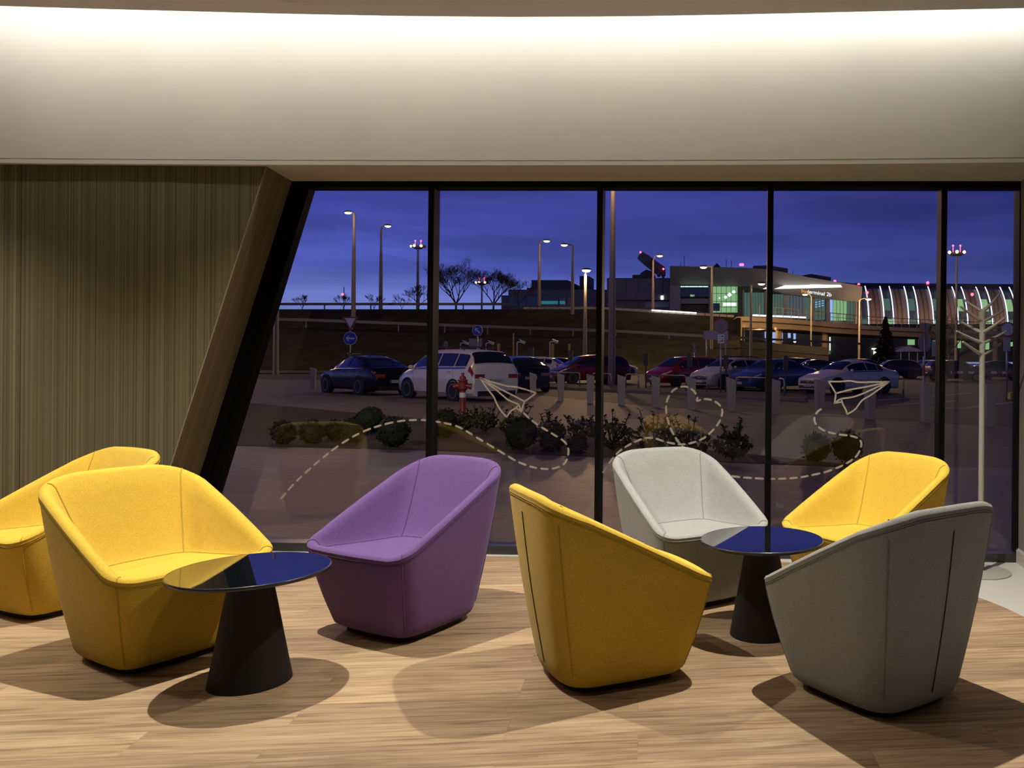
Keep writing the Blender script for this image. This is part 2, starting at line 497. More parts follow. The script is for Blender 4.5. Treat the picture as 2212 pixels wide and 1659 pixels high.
# fascia above the window (slightly bowed), soffit under it, slab over the light slot, ceiling with a curved edge
def curve_pts(tbl, z):
    return [ (lambda a, b, d: Vector((a * d, d, z)))(*ray(px, py), (z - EYE) / ray(px, py)[1]) for px, py in tbl ]
fb = curve_pts([(-700, 343), (-300, 349), (0, 352), (280, 354.2), (575, 355.8), (850, 356.8), (1106, 357), (1400, 356.6), (1700, 355.4), (1960, 353.2), (2212, 350.5), (2500, 346)], ZS)
ce = curve_pts([(-900, -22), (-500, 0), (-200, 10), (0, 16), (200, 22), (370, 26.5), (600, 32.5), (850, 37.5), (1106, 40), (1300, 39), (1400, 38), (1600, 34.5), (1800, 30), (2000, 25.5), (2212, 21), (2500, 12)], ZC)
mb = MB()
fr = [fb, [p + Vector((0, .02, .30)) for p in fb], [p + Vector((0, .03, .65)) for p in fb], [p + Vector((0, .03, 1.1)) for p in fb], [p + Vector((0, .12, 1.1)) for p in fb], [p + Vector((0, .12, .03)) for p in fb], fb]
fr = [[Vector(p) for p in r] for r in fr]
mb.rings(fr, close_u=False)
o = mb.build('wall_fascia', M_plaster, smooth=True, angle=30); struct(o)
mb = MB()
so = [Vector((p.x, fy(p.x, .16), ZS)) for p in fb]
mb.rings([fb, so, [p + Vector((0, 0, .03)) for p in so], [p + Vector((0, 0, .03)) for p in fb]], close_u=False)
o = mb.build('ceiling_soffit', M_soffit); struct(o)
mb = MB(); mb.box((-1.5, 4.75, 3.59), (16, 1.6, .06)); o = mb.build('ceiling_slab', M_plaster); struct(o)
mb = MB()
bk = [Vector((p.x, -5.0, ZC)) for p in ce]
up = Vector((0, 0, .12)); ins = Vector((0, -.02, .0))
mb.rings([bk, [p + ins for p in ce], [p + Vector((0, 0, .02)) for p in ce], [p + up for p in ce], [p + up for p in bk]], close_u=False)
o = mb.build('ceiling', M_ceiling); struct(o)

# ---------------------------------------------------------------- window wall
def mull(px_t, py_t, px_b, py_b, wpx, name, depth=.11, z0=0.0, z1=None):
    a = facade(px_t, py_t); b = facade(px_b, py_b)
    w_ = wpx * FA / F_PX / 2
    z1 = z1 or a.z
    def X(z): return a.x + (b.x - a.x) * (z - a.z) / (b.z - a.z)
    q0 = [(X(z0) - w_, fy(X(z0)), z0), (X(z0) + w_, fy(X(z0)), z0), (X(z1) + w_, fy(X(z1)), z1), (X(z1) - w_, fy(X(z1)), z1)]
    m = MB(); m.hexa(q0, [(x, y + depth, z) for x, y, z in q0])
    return m, X
win = bpy.data.objects.new('window_1', None); C.objects.link(win); win['kind'] = 'structure'
win.location = (-.6, fy(-.6), 0)
bpy.context.view_layer.update()
def wpart(o):
    o.parent = win; o.matrix_parent_inverse = win.matrix_world.inverted()
    return o
HEAD0, HEAD1 = facade(1106, 405).z, ZS + .02
BOT = facade(1106, 1183).z
mullions = [(931.8, 405, 925.5, 980), (1296.3, 405, 1289.8, 1110), (1665.3, 405, 1658.3, 1130), (2040.8, 405, 2033.5, 980)]
XF = []
for q in mullions:
    m, X = mull(*q, 12.5, 'mullion', z0=.0, z1=HEAD1)
    XF.append(X)
    wpart(m.build('mullion', M_frame))
# head, sill
xl, xr = f_top.x - .05, 1.92
m = MB(); q0 = [(xl, fy(xl), HEAD0), (xr, fy(xr), HEAD0), (xr, fy(xr), HEAD1), (xl, fy(xl), HEAD1)]
m.hexa(q0, [(x, y + .11, z) for x, y, z in q0]); wpart(m.build('head_frame', M_frame))
xl2 = fedge(0).x - .02
m = MB(); q0 = [(xl2, fy(xl2, -.004), 0), (xr, fy(xr, -.004), 0), (xr, fy(xr, -.004), .056), (xl2, fy(xl2, -.004), .056)]
m.hexa(q0, [(x, y + .12, z) for x, y, z in q0]); wpart(m.build('sill_frame', M_sill))
# slanted frame member on the left (two steps, like the real profile)
def gedge(z, back=0.0, off=0.0):
    p = fedge(z, back); return Vector((p.x + off, fy(p.x + off, back), z))
wT = (facade(662, 405) - fedge(facade(662, 405).z)).x; wB = (facade(467, 1040) - fedge(facade(467, 1040).z)).x
zT, zB = facade(662, 405).z, facade(467, 1040).z
def wof(z): return wB + (wT - wB) * (z - zB) / (zT - zB)
m = MB()
for o0, o1, bk0 in ((0.0, .55, 0.0), (.55, 1.0, .035)):
    q0 = [gedge(0, bk0, wof(0) * o0), gedge(0, bk0, wof(0) * o1), gedge(HEAD1, bk0, wof(HEAD1) * o1), gedge(HEAD1, bk0, wof(HEAD1) * o0)]
    q1 = [Vector((p.x, fy(p.x, .115), p.z)) for p in q0]
    m.hexa(q0, q1)
wpart(m.build('slanted_frame', M_frame))
# right jamb
m = MB(); q0 = [(1.868, fy(1.868), 0), (1.93, fy(1.93), 0), (1.93, fy(1.93), HEAD1), (1.868, fy(1.868), HEAD1)]
m.hexa(q0, [(x, y + .11, z) for x, y, z in q0]); wpart(m.build('jamb', M_frame))
# five panes
GB = .06
bounds = [None] + XF + [lambda z: 1.90]
for i in range(5):
    def L_(z, i=i): return gedge(z, 0, wof(z) * .8).x if i == 0 else XF[i - 1](z)
    R_ = bounds[i + 1]
    zb, zt = .04, HEAD0 + .01
    q0 = [Vector((f(z), fy(f(z), GB), z)) for f, z in ((L_, zb), (R_, zb), (R_, zt), (L_, zt))]
    m = MB(); m.hexa(q0, [p + Vector((0, .012, 0)) for p in q0])
    wpart(m.build('pane', M_glass))

# ---------------------------------------------------------------- lights of the room
# LED tape lying in the slot above the ceiling edge
for i in range(7):
    x = -4.2 + i * 1.12
    area('slot_light', (x, 4.62, 3.50), (x, 4.98, 3.36), 1.12, .05, 5.0, (1, .985, .96))
lamp_col = (1, .92, .80)
for x, p in ((-5.0, 390), (-2.27, 450), (.47, 450)):
    spot('ceiling_downlight', (min(x, 1.8), 3.76, ZC - .03), (min(x, 1.8), 3.80, 0), p, 108, 1.0, lamp_col, .018)
for x, p in ((-3.6, 22), (-.75, 36)):
    spot('ceiling_downlight', (x, 2.26, ZC - .03), (x, 2.4, 0), p, 104, 1.0, lamp_col, .018)
# ---------------------------------------------------------------- armchairs
NE, NCN = 10, 8
def outline(cs, bulge, r):
    """closed ring through four corners (3D), bulged edges, rounded corners; same count every time"""
    cs = [Vector(c) for c in cs]; n = 4; out = []
    cen = sum(cs, Vector()) / 4
    def edge(i, t):
        a, b = cs[i], cs[(i + 1) % n]
        d = (b - a); nn = Vector((d.y, -d.x, 0))
        if nn.length < 1e-6: return a.lerp(b, t)
        nn.normalize()
        if nn.dot((a + b) / 2 - cen) < 0: nn = -nn
        bx = bulge[i]
        return a.lerp(b, t) + nn * (bx[0] * 4 * t * (1 - t)) + Vector((0, 0, bx[1] * 4 * t * (1 - t)))
    for i in range(n):
        Ln = (cs[(i + 1) % n] - cs[i]).length
        t0, t1 = r[i] / Ln, 1 - r[(i + 1) % n] / Ln
        for k in range(NE):
            out.append(edge(i, t0 + (t1 - t0) * k / NE))
        A = edge(i, t1); j = (i + 1) % n
        Lj = (cs[(j + 1) % n] - cs[j]).length
        B = edge(j, r[j] / Lj)
        # control point: meeting of the tangents
        e1 = (A - edge(i, t1 - .02)).normalized(); e2 = (edge(j, r[j] / Lj + .02) - B).normalized()
        den = e1.x * e2.y - e1.y * e2.x
        if abs(den) > 1e-4:
            s = ((B.x - A.x) * e2.y - (B.y - A.y) * e2.x) / den
            K = A + e1 * s; K.z = (A.z + B.z) / 2 * .4 + cs[j].z * .6
        else: K = (A + B) / 2
        for k in range(NCN):
            t = k / NCN
            out.append(A * (1 - t) ** 2 + K * 2 * t * (1 - t) + B * t * t)
    return out
# order FR, BR, BL, FL ; +y is the front
RIM = outline([(.338, .322, .402), (.322, -.352, .752), (-.322, -.352, .752), (-.338, .322, .402)],
              [(.012, .004), (.028, .012), (.012, .004), (.034, .004)], [.085, .15, .15, .085])
BASE = outline([(.256, .232, .03), (.224, -.246, .03), (-.224, -.246, .03), (-.256, .232, .03)],
               [(.012, 0), (.022, 0), (.012, 0), (.022, 0)], [.085, .11, .11, .085])
SEATL = outline([(.272, .288, .398), (.176, -.112, .388), (-.176, -.112, .388), (-.272, .288, .398)],
                [(.004, -.004), (.02, 0), (.004, -.004), (.028, .0)], [.06, .06, .06, .06])
NP = len(RIM)
CORN = [i * (NE + NCN) + NE + NCN // 2 for i in range(4)]            # ring indices of the corners BR, BL, FL, FR
def ring_normals(R):
    ns = []
    for i in range(len(R)):
        d = R[(i + 1) % len(R)] - R[i - 1]
        n = Vector((d.y, -d.x, 0)); n.normalize()
        if n.dot(R[i]) < 0: n = -n
        ns.append(n)
    return ns
RN = ring_normals(RIM); BN = ring_normals(BASE)
def outer(i, t):
    return BASE[i].lerp(RIM[i], t) + RN[i] * (.010 * math.sin(PI * t))
def body_mesh():
    mb = MB()
    R = [[BASE[i] - BN[i] * .040 + Vector((0, 0, -.004)) for i in range(NP)],
         [BASE[i] - BN[i] * .018 + Vector((0, 0, -.001)) for i in range(NP)],
         [BASE[i] - BN[i] * .005 + Vector((0, 0, .008)) for i in range(NP)]]
    for k in range(0, 13):
        t = .045 + (1 - .045) * k / 12
        R.append([outer(i, t) for i in range(NP)])
    mb.rings(R)
    mb.add(R[0], [tuple(range(NP))])
    mb.cur = 1
    # seams: one at every corner and a double one just under the rim
    for c in CORN:
        mb.tube([outer(c, t / 14) + RN[c] * .0002 for t in range(1, 14)], .0034, 6)
    for dz in (.016, .024):
        mb.tube([outer(i, 1 - dz / max(.2, (RIM[i] - BASE[i]).length)) for i in range(NP)], .0026, 6, closed=True)
    return mb
def seat_mesh():
    mb = MB()
    u = Vector((0, 0, 1))
    r0 = [RIM[i].copy() for i in range(NP)]
    ra = [RIM[i] - RN[i] * .006 + u * .010 for i in range(NP)]
    rb = [RIM[i] - RN[i] * .020 + u * .0155 for i in range(NP)]
    rc = [RIM[i] - RN[i] * .036 + u * .011 for i in range(NP)]
    rd = [RIM[i] - RN[i] * .050 - u * .004 for i in range(NP)]
    R = [r0, ra, rb, rc, rd]
    for k in range(1, 9):
        t = k / 8; ring = []
        for i in range(NP):
            P, S = rd[i], SEATL[i]
            hd = Vector((P.x - S.x, P.y - S.y, 0))
            K = S + hd * .30 + u * ((P.z - S.z) * .12)
            ring.append(P * (1 - t) ** 2 + K * 2 * t * (1 - t) + S * t * t)
        R.append(ring)
    cen = Vector((0, .1, .383))
    for s, dz in ((.93, -.004), (.8, -.007), (.6, -.009), (.35, -.010), (.12, -.010)):
        R.append([cen.lerp(Vector((S.x, S.y, 0)), s).xy.to_3d() + u * (S.z * s + .392 * (1 - s) + dz) for S in SEATL])
    mb.rings(R)
    mb.add(R[-1], [tuple(range(NP))])
    mb.cur = 1
    # inner seams: down the two back corners, round the seat, and across each front corner
    for c in CORN[:2]:
        mb.tube([R[k][c] for k in range(2, 13)], .0034, 6)
    mb.tube([R[12][i] for i in range(NE + NCN // 2, 2 * (NE + NCN) + NE + NCN // 2)][:NE + NCN + 1], .0032, 6)
    side = list(range(CORN[3] - NP, CORN[0] + 1)); mb.tube([R[12][i % NP] for i in side], .0032, 6)
    side = list(range(CORN[1], CORN[2] + 1)); mb.tube([R[12][i % NP] for i in side], .0032, 6)
    for c in CORN[2:]:
        mb.tube([R[k][c] for k in range(0, 13)], .0032, 6)
    return mb
ZI = NE + NCN + NE // 2                                                # middle of the back edge
def zip_mesh():
    mb = MB(); pts = []
    for k in range(15):
        t = .07 + .83 * k / 14
        pts.append(outer(ZI, t) + RN[ZI] * .0008)
    a = [p + Vector((-.0022, 0, 0)) for p in pts]; b = [p + Vector((.0022, 0, 0)) for p in pts]
    o_ = RN[ZI] * .0018
    mb.rings([a, [p + o_ for p in a], [p + o_ for p in b], b], close_u=False)
    return mb
def plinth_mesh():
    mb = MB()
    mb.rings([[Vector((p.x * .84, p.y * .84, 0.0)) for p in BASE], [Vector((p.x * .84, p.y * .84, .032)) for p in BASE]])
    mb.add([Vector((p.x * .84, p.y * .84, 0)) for p in BASE], [tuple(range(NP))])
    return mb
def wool(n, c):
    return [fabric(n, c), fabric(n + '_seam', tuple(v * .72 for v in c))]
M_yel = wool('yellow_wool', (.70, .465, .055))
M_pur = wool('purple_wool', (.14, .075, .235))
M_gry = wool('grey_wool', (.345, .355, .345))
M_gdk = wool('dark_grey_wool', (.29, .285, .27))
M_plin = mat('black_plinth', (.012, .012, .012), .6)
M_zip = mat('dark_zip', (.02, .014, .008), .8)  # flat dark brown for the zip slit
ME = {}
def chair(label, m, x, y, deg):
    t = thing('armchair', label, 'armchair', (x, y, .004), (deg - 90) * D2R, 'tub armchairs in the lounge')
    for nm, fn, mm in (('body', body_mesh, m), ('seat', seat_mesh, m), ('zip', zip_mesh, M_zip), ('plinth', plinth_mesh, M_plin)):
        if nm not in ME:
            o = fn().build(nm, mm, t, smooth=True, angle=50)
            ME[nm] = o.data
        else:
            me = ME[nm].copy()
            idx = [q.material_index for q in me.polygons]; me.materials.clear()
            for q in (mm if isinstance(mm, list) else [mm]): me.materials.append(q)
            me.polygons.foreach_set('material_index', idx)
            o = bpy.data.objects.new(nm, me); C.objects.link(o); o.parent = t
    return t
chair('yellow armchair in the front, behind the left black table', M_yel, -2.492, 3.592, -26.8)
chair('purple armchair beside the left black table', M_pur, -1.556, 3.987, -117.7)
chair('yellow armchair seen from behind, its zipped back towards us', M_yel, -.493, 3.428, 30.7)
chair('dark grey armchair seen from behind, nearest on the right', M_gdk, .585, 3.233, 126.5)
chair('light grey armchair facing us in front of the window', M_gry, -.223, 4.485, -56.7)
chair('yellow armchair in front of the window beside the coat stand', M_yel, .726, 4.354, -143.5)
chair('yellow armchair cut by the frame edge in front of the striped wall', M_yel, -3.477, 4.263, -114.8)

# ---------------------------------------------------------------- round tables
M_tglass = mat('black_table_glass', (.006, .007, .010), .03, spec=.9, coat=.6)
M_tedge = mat('black_table_edge', (.03, .032, .036), .25)
M_cone = mat('black_powder_coat', (.011, .011, .012), .55, spec=.3, bump=.05, bscale=300)
def table(x, y, label):
    t = thing('side_table', label, 'side table', (x, y, .004), 0, 'round black tables')
    R_, H_ = .289, .447
    mb = MB(); mb.lathe([(.0745, .012 + .42), (.0745, .425), (.148, .012), (.150, .004), (.150, 0)][::-1], 64)
    mb.build('cone_base', M_cone, t, smooth=True, angle=40)
    mb = MB(); mb.lathe([(.05, H_ - .014), (R_ - .004, H_ - .014), (R_, H_ - .011), (R_, H_ - .003), (R_ - .003, H_)], 96)
    mb.build('table_top', M_tglass, t, smooth=True, angle=30)
    mb = MB(); mb.lathe([(R_ - .002, H_ - .0145), (R_ + .001, H_ - .012), (R_ + .001, H_ - .003), (R_ - .001, H_ + .0004), (R_ - .003, H_ + .0004)], 96)
    mb.f = mb.f[:-2]; mb.mi = mb.mi[:-2]
    mb.build('rim', M_tedge, t, smooth=True)
    return t
table(-1.900, 3.271, 'round black glass table between the front yellow and the purple armchairs')
table(.160, 3.892, 'round black glass table among the grey and yellow armchairs on the right')

# ---------------------------------------------------------------- coat stand
M_stand = mat('warm_grey_metal', (.44, .415, .365), .45, spec=.4)
cs = thing('coat_stand', 'warm grey branched coat stand on a round foot at the right window', 'coat stand', (1.555, 5.055, 0))
mb = MB(); mb.lathe([(.178, 0), (.180, .002), (.180, .007), (.177, .009), (.03, .010), (.0185, .014)], 64)
mb.build('foot', M_stand, cs, smooth=True, angle=30)
mb = MB(); mb.tube([(0, 0, .01), (0, 0, .5), (0, 0, 1.0), (0, 0, 1.3), (0, 0, 1.5), (0, 0, 1.585)], [.0175, .0175, .0175, .0175, .0175, .017], 20)
mb.build('pole', M_stand, cs, smooth=True, angle=40)
lv = [(1.610, (-.106, .075, .05), (.118, .113, .03), .006), (1.548, (-.152, .085, -.05), (.156, .074, .07), 0), (1.478, (-.092, .068, .12), (.112, .090, -.10), 0),
      (1.414, (-.170, .068, -.04), (.175, .074, .09), 0), (1.342, (-.142, .074, -.08), (.152, .068, .12), 0)]
for z, l, r, e in lv:
    mb = MB(); pts = []; rad = []
    for s, (dx, dz, dy) in ((-1, l), (1, r)):
        seq = []
        for k in range(9):
            t = k / 8
            seq.append((Vector((dx * (.04 + .96 * t), dy * t, dz * (t ** 1.15) + .0)), .019 * (1 - .55 * t)))
        if s < 0: seq = seq[::-1]
        pts += [Vector((0, 0, z)) + p for p, q in seq]; rad += [q for p, q in seq]
    mb.tube(pts, rad, 14, flat=.62)
    mb.lathe([(.0175, z - .035), (.0195, z - .012), (.018, z + .004), (.012, z + .012)], 18)
    mb.build('branch', M_stand, cs, smooth=True, angle=60)

# ---------------------------------------------------------------- decals on the glass
M_decal = mat('cream_window_film', (.46, .40, .33), .7, emis=None)
def on_glass(px, py): return facade(px, py, GB - .004)
def strip(mb, pl, wpx, cap=True):
    """a flat ribbon of film along a pixel polyline, 0.8 mm thick, on the inner face of the pane"""
    P = [on_glass(*p) for p in pl]
    w_ = wpx * (FA) / F_PX / 2
    n = len(P); a = []; b = []
    for i in range(n):
        t = P[min(i + 1, n - 1)] - P[max(i - 1, 0)]; t.y = 0; t.normalize()
        s = Vector((-t.z, 0, t.x)) * w_
        a.append(P[i] + s); b.append(P[i] - s)
        for q in (a[-1], b[-1]): q.y = fy(q.x, GB - .004)
    off = Vector((0, -.0008, 0))
    mb.rings([a, b, [p + off for p in b], [p + off for p in a], a], close_u=False)
    if cap:
        for q, e in ((P[0], 0), (P[-1], 1)):
            ring = [q + Vector((math.cos(k * PI / 4) * w_, 0, math.sin(k * PI / 4) * w_)) for k in range(8)]
            for v in ring: v.y = fy(v.x, GB - .004)
            mb.prism(ring, (0, -.0008, 0))
def smooth_px(pl, n=10):
    out = []
    P = [Vector((*p, 0)) for p in pl]
    for i in range(len(P) - 1):
        p0 = P[max(i - 1, 0)]; p1 = P[i]; p2 = P[i + 1]; p3 = P[min(i + 2, len(P) - 1)]
        for k in range(n):
            t = k / n
            out.append(.5 * ((2 * p1) + (p2 - p0) * t + (2 * p0 - 5 * p1 + 4 * p2 - p3) * t * t + (3 * p1 - p0 - 3 * p2 + p3) * t ** 3))
    out.append(P[-1])
    return [(v.x, v.y) for v in out]
def dashed(name, label, pl, dash, gap, wpx, phase=0.0):
    pts = []
    S = smooth_px(pl, 24)
    acc = -phase; cur = []; on = True; lim = dash
    for i in range(len(S) - 1):
        a = Vector(S[i]); b = Vector(S[i + 1]); l = (b - a).length
        if on:
            if not cur: cur = [tuple(a)]
            cur.append(tuple(b))
        acc += l
        if acc >= lim:
            acc = 0
            if on and len(cur) > 1:
                mb = MB(); strip(mb, cur[::max(1, len(cur) // 5)] + [cur[-1]] if len(cur) > 6 else cur, wpx)
                pts.append(mb)
            cur = []; on = not on; lim = dash if on else gap
    p0 = on_glass(*pl[0]); t = thing(name, label, 'window decal', p0, 0, 'dashed flight lines on the glass')
    for mb in pts:
        o = mb.build('dash', M_decal, t); o.matrix_parent_inverse = Matrix.Translation(-p0)
def sxy(ox, oy, k, pts): return [(ox + x / k, oy + y / k) for x, y in pts]
k1 = 2074 / 400
planeL = [[(605, 705), (700, 740), (820, 775), (920, 800), (1010, 808), (1110, 835), (1235, 875)], [(1235, 875), (1170, 925), (1105, 972)], [(605, 705), (730, 775), (870, 850), (1000, 915), (1105, 972)],
          [(1105, 972), (1085, 1030), (1070, 1085)], [(605, 705), (690, 770), (780, 835), (850, 895), (910, 945), (970, 975), (1040, 1003)], [(1040, 1003), (1070, 1085)], [(1070, 1085), (1015, 1045)],
          [(1040, 1003), (1010, 1040), (950, 1080), (905, 1145)], [(605, 705), (690, 830), (760, 920), (800, 1010), (850, 1085), (905, 1145)]]
mb = MB()
for s in planeL: strip(mb, smooth_px(sxy(920, 680, k1, s), 6), 3.4)
tag(mb.build('window_decal', M_decal), 'cream outline of a paper plane on the glass, before the white van', 'window decal', 'paper plane decals')
k2 = 2212 / 572
planeR = [[(580, 712), (680, 712), (760, 706), (830, 718), (960, 716), (1085, 714)], [(580, 712), (610, 760), (640, 812)], [(640, 812), (760, 780), (900, 755), (1085, 714)], [(640, 812), (636, 850), (628, 893)],
          [(628, 893), (660, 870), (685, 855)], [(628, 893), (690, 882)], [(685, 855), (780, 842), (860, 815), (960, 770), (1085, 714)], [(685, 855), (700, 905), (722, 945), (735, 985)], [(735, 985), (800, 945), (860, 870), (940, 820), (1085, 714)]]
mb = MB()
for s in planeR: strip(mb, smooth_px(sxy(1640, 640, k2, s), 6), 3.4)
tag(mb.build('window_decal', M_decal), 'cream outline of a paper plane on the glass, before the white saloon car', 'window decal', 'paper plane decals')
T1 = [(607, 1077), (640, 1040), (690, 995), (740, 957), (790, 930), (850, 912), (905, 907), (950, 912), (990, 922), (1030, 945), (1080, 975), (1120, 998), (1160, 1011), (1195, 1012), (1220, 1000), (1228, 975), (1220, 955), (1195, 938), (1165, 920), (1145, 905), (1132, 893)]
dashed('dashed_trail', 'cream dashed flight line arching up behind the purple armchair', T1, 13, 10.5, 4.4)
T2 = [(1303, 1020), (1328, 985), (1352, 965), (1385, 949), (1410, 946), (1440, 955), (1472, 960), (1500, 955), (1525, 943), (1550, 917), (1560, 893), (1556, 877), (1540, 865), (1520, 862), (1506, 866), (1506, 858), (1497, 843), (1478, 835), (1456, 842), (1442, 862), (1439, 888), (1445, 915), (1456, 940), (1476, 966), (1520, 1005), (1570, 1026), (1630, 1033), (1690, 1034), (1740, 1029), (1800, 1014), (1845, 990), (1860, 965), (1857, 950), (1840, 942), (1810, 938), (1780, 930), (1762, 915), (1760, 900), (1770, 886), (1793, 876)]
dashed('dashed_trail', 'cream dashed flight line looping above the light grey armchair', T2, 13.5, 9.5, 4.4)
# ================================================================ outside
M_asph = mat('dark_asphalt', (.030, .029, .033), .75, spec=.3, noise=.25, nscale=1.3, bump=.2, bscale=40)
M_slab = pavers_mat('grey_paving_slabs', (.112, .098, .122), (.140, .124, .150), (.045, .042, .045), .60, .30, .006, 24 * D2R, .55, .22)
M_brick = pavers_mat('small_brick_paving', (.105, .082, .070), (.135, .105, .088), (.06, .048, .042), .22, .11, .006, 10 * D2R, .7, .22)
M_soil = mat('bark_soil', (.016, .012, .008), .95, noise=.5, nscale=30, bump=.9, bscale=35)
M_grass = mat('dark_verge_grass', (.035, .042, .012), .95, noise=.4, nscale=25, bump=.8, bscale=60)
M_bank = mat('winter_grass_bank', (.030, .026, .013), 1.0, spec=.1, noise=.4, nscale=.6, bump=.6, bscale=6)
M_kerb = mat('concrete_kerb', (.16, .145, .13), .8)
M_conc = mat('pale_concrete', (.30, .275, .24), .8, noise=.08, nscale=2)
M_paint = mat('road_paint', (.45, .45, .45), .7)
M_galv = mat('galvanised_steel', (.32, .32, .34), .4, metal=.7)
M_dkst = mat('dark_steel', (.03, .03, .032), .5)
M_pole = mat('street_lamp_pole', (.17, .14, .11), .6)
M_sod = glow('sodium_lamp', (1, .66, .25), 14.0)
M_red = glow('red_beacon', (1, .05, .10), 9.0)
M_white_l = glow('white_lamp', (1, .95, .85), 6.0)

def flat(name, pts, z, m, h=.02):
    mb = MB(); mb.prism([(p.x, p.y, z) for p in pts], (0, 0, -h))
    return struct(mb.build(name, m))
mb = MB(); mb.prism([(-260, 5.56, GZ), (320, 5.56, GZ), (320, 420, GZ), (-260, 420, GZ)], (0, 0, -.3))
struct(mb.build('ground', M_asph))
def g2(x, y): return Vector((x, y, GZ))
# slabs by the window, planting bed, brick paving beyond it
n0, n1, n2, n3 = gnd(480, 964), gnd(925, 975), gnd(1640, 1003), gnd(1905, 1014)
f0, f1, f2, f3 = gnd(500, 868), gnd(930, 908), gnd(1300, 951), gnd(1700, 992)
flat('pavement', [g2(-30, 5.58), g2(14, 5.58), g2(12, n3.y + 1.2), n3, n2, n1, n0, g2(-30, n0.y)], GZ + .012, M_slab)
flat('pavement', [f0, f1, f2, f3, n3, g2(9.5, n3.y + 1.0), gnd(2330, 934), gnd(2140, 922), gnd(2000, 914), gnd(1880, 906), gnd(1674, 894), gnd(1416, 880), gnd(1290, 868), gnd(1085, 846), gnd(700, 822), gnd(450, 818), g2(-60, 45), g2(-45, f0.y + 3)], GZ + .010, M_brick)
flat('ground', [n0, n1, n2, n3, f3, f2, f1, f0, g2(-34, f0.y + 6), g2(-34, n0.y)], GZ + .02, M_soil, .03)
# grass strip and kerb in front of the parked cars, verge on the far left
gs = [(1060, 826), (1150, 829), (1290, 836), (1400, 841), (1500, 846), (1660, 852), (1735, 856)]
gk = [(1060, 834), (1150, 838), (1290, 845), (1400, 849.5), (1500, 854), (1660, 862), (1745, 867)]
flat('ground', [gnd(*p) for p in gs] + [gnd(*p) for p in gk[::-1]], GZ + .09, M_grass, .1)
mb = MB()
for a, b in zip(gk[:-1], gk[1:]):
    A, B = gnd(*a), gnd(*b); dv = (B - A)
    n = Vector((dv.y, -dv.x, 0)).normalized() * .14
    mb.hexa([A, B, B + Vector((0, 0, .12)), A + Vector((0, 0, .12))], [A + n, B + n, B + n + Vector((0, 0, .12)), A + n + Vector((0, 0, .12))])
struct(mb.build('kerb', M_kerb))
flat('ground', [gnd(400, 801), gnd(690, 801), gnd(900, 802), gnd(900, 806), gnd(690, 807.5), gnd(400, 809)], GZ + .1, M_grass, .1)
# bay lines on the asphalt at the right
mb = MB()
for a, b in (((1880, 866), (2102, 849)), ((1905, 877), (2065, 866)), ((2080, 882), (2195, 868)), ((1890, 880), (2085, 882)), ((1570, 899), (1800, 902))):
    A, B = gnd(*a, .004), gnd(*b, .004); n = Vector((-(B - A).y, (B - A).x, 0)).normalized() * .06
    mb.add([A - n, B - n, B + n, A + n], [(0, 1, 2, 3)])
struct(mb.build('road_marking', M_paint))

# embankment with a bench half way up
def bank_top(px):                                                     # crest in the photograph
    return 668 if px < 1300 else 668 + (px - 1300) * .062
mb = MB(); rows = []
cols = list(range(-900, 1601, 50)) + [1600]
def bankpt(px, py, d): return at(px, py, d)
for k, (d, zz) in enumerate(((75, None), (82, 2.0), (88, 3.5), (90, 3.6), (95, 5.2), (100, None), (112, None))):
    r = []
    for px in cols:
        top = at(px, bank_top(px), 100)
        ft = Vector((ray(px, 780)[0] * 75, 75, GZ - .05))
        if k == 0: p = ft
        elif k >= 5: p = Vector((ray(px, 700)[0] * d, d, top.z + (0 if k == 5 else -.05)))
        else:
            t = zz / 6.9
            p = Vector((ray(px, 740)[0] * d, d, max(GZ, top.z * t)))
        if 0 < k < 5: p.z += random.uniform(-.12, .12)
        r.append(p)
    rows.append(r)
mb.rings(rows, close_u=False)
struct(mb.build('terrain_embankment', M_bank, smooth=True))
mb = MB(); rows = []
for d, z in ((75, GZ - .05), (84, 2.4), (92, 3.4), (98, 3.5)):
    rows.append([Vector((ray(px, 760)[0] * d, d, max(GZ - .05, z - (px - 1590) * .0035 * (z > 0)))) for px in range(1590, 1800, 20)])
mb.rings(rows, close_u=False)
struct(mb.build('terrain_slope', mat('bare_brown_bank', (.0075, .006, .005), 1.0, spec=.1, noise=.4, nscale=.6, bump=.6, bscale=6), smooth=True))

# guard rails
def guard_rail(name, label, pts, postz, h=.32, step=4.0, m=M_galv):
    t = thing(name, label, 'guard rail', pts[0])
    bm_ = MB(); pm = MB(); bpy.context.view_layer.update()
    o_ = Vector(pts[0])
    for a, b in zip(pts[:-1], pts[1:]):
        a, b = Vector(a) - o_, Vector(b) - o_
        bm_.hexa([a, b, b + Vector((0, 0, h)), a + Vector((0, 0, h))], [p + Vector((0, .06, 0)) for p in (a, b, b + Vector((0, 0, h)), a + Vector((0, 0, h)))])
    bm_.build('rail_beam', m, t)
    Ln = 0; k = 0
    for a, b in zip(pts[:-1], pts[1:]):
        a, b = Vector(a) - o_, Vector(b) - o_; n = max(1, int((b - a).length / step))
        for i in range(n):
            p = a.lerp(b, i / n)
            q = MB(); q.box((p.x, p.y + .12, p.z + h / 2 - postz / 2), (.12, .1, h + postz)); q.build('post', m, t); k += 1
            if k > 95: return t
    return t
guard_rail('guard_rail', 'dark guard rail on the crest of the bank against the sky', [at(px, 659.5, 99.5) for px in (300, 600, 900, 1100)], .75, .30, 4.5, M_dkst)
guard_rail('guard_rail', 'galvanised guard rail half way up the grassy bank', [at(px, py, 88.5) for px, py in ((420, 688), (660, 694), (960, 705), (1330, 718), (1560, 731))], .7, .30, 4.2, mat('weathered_rail', (.10, .10, .11), .6))
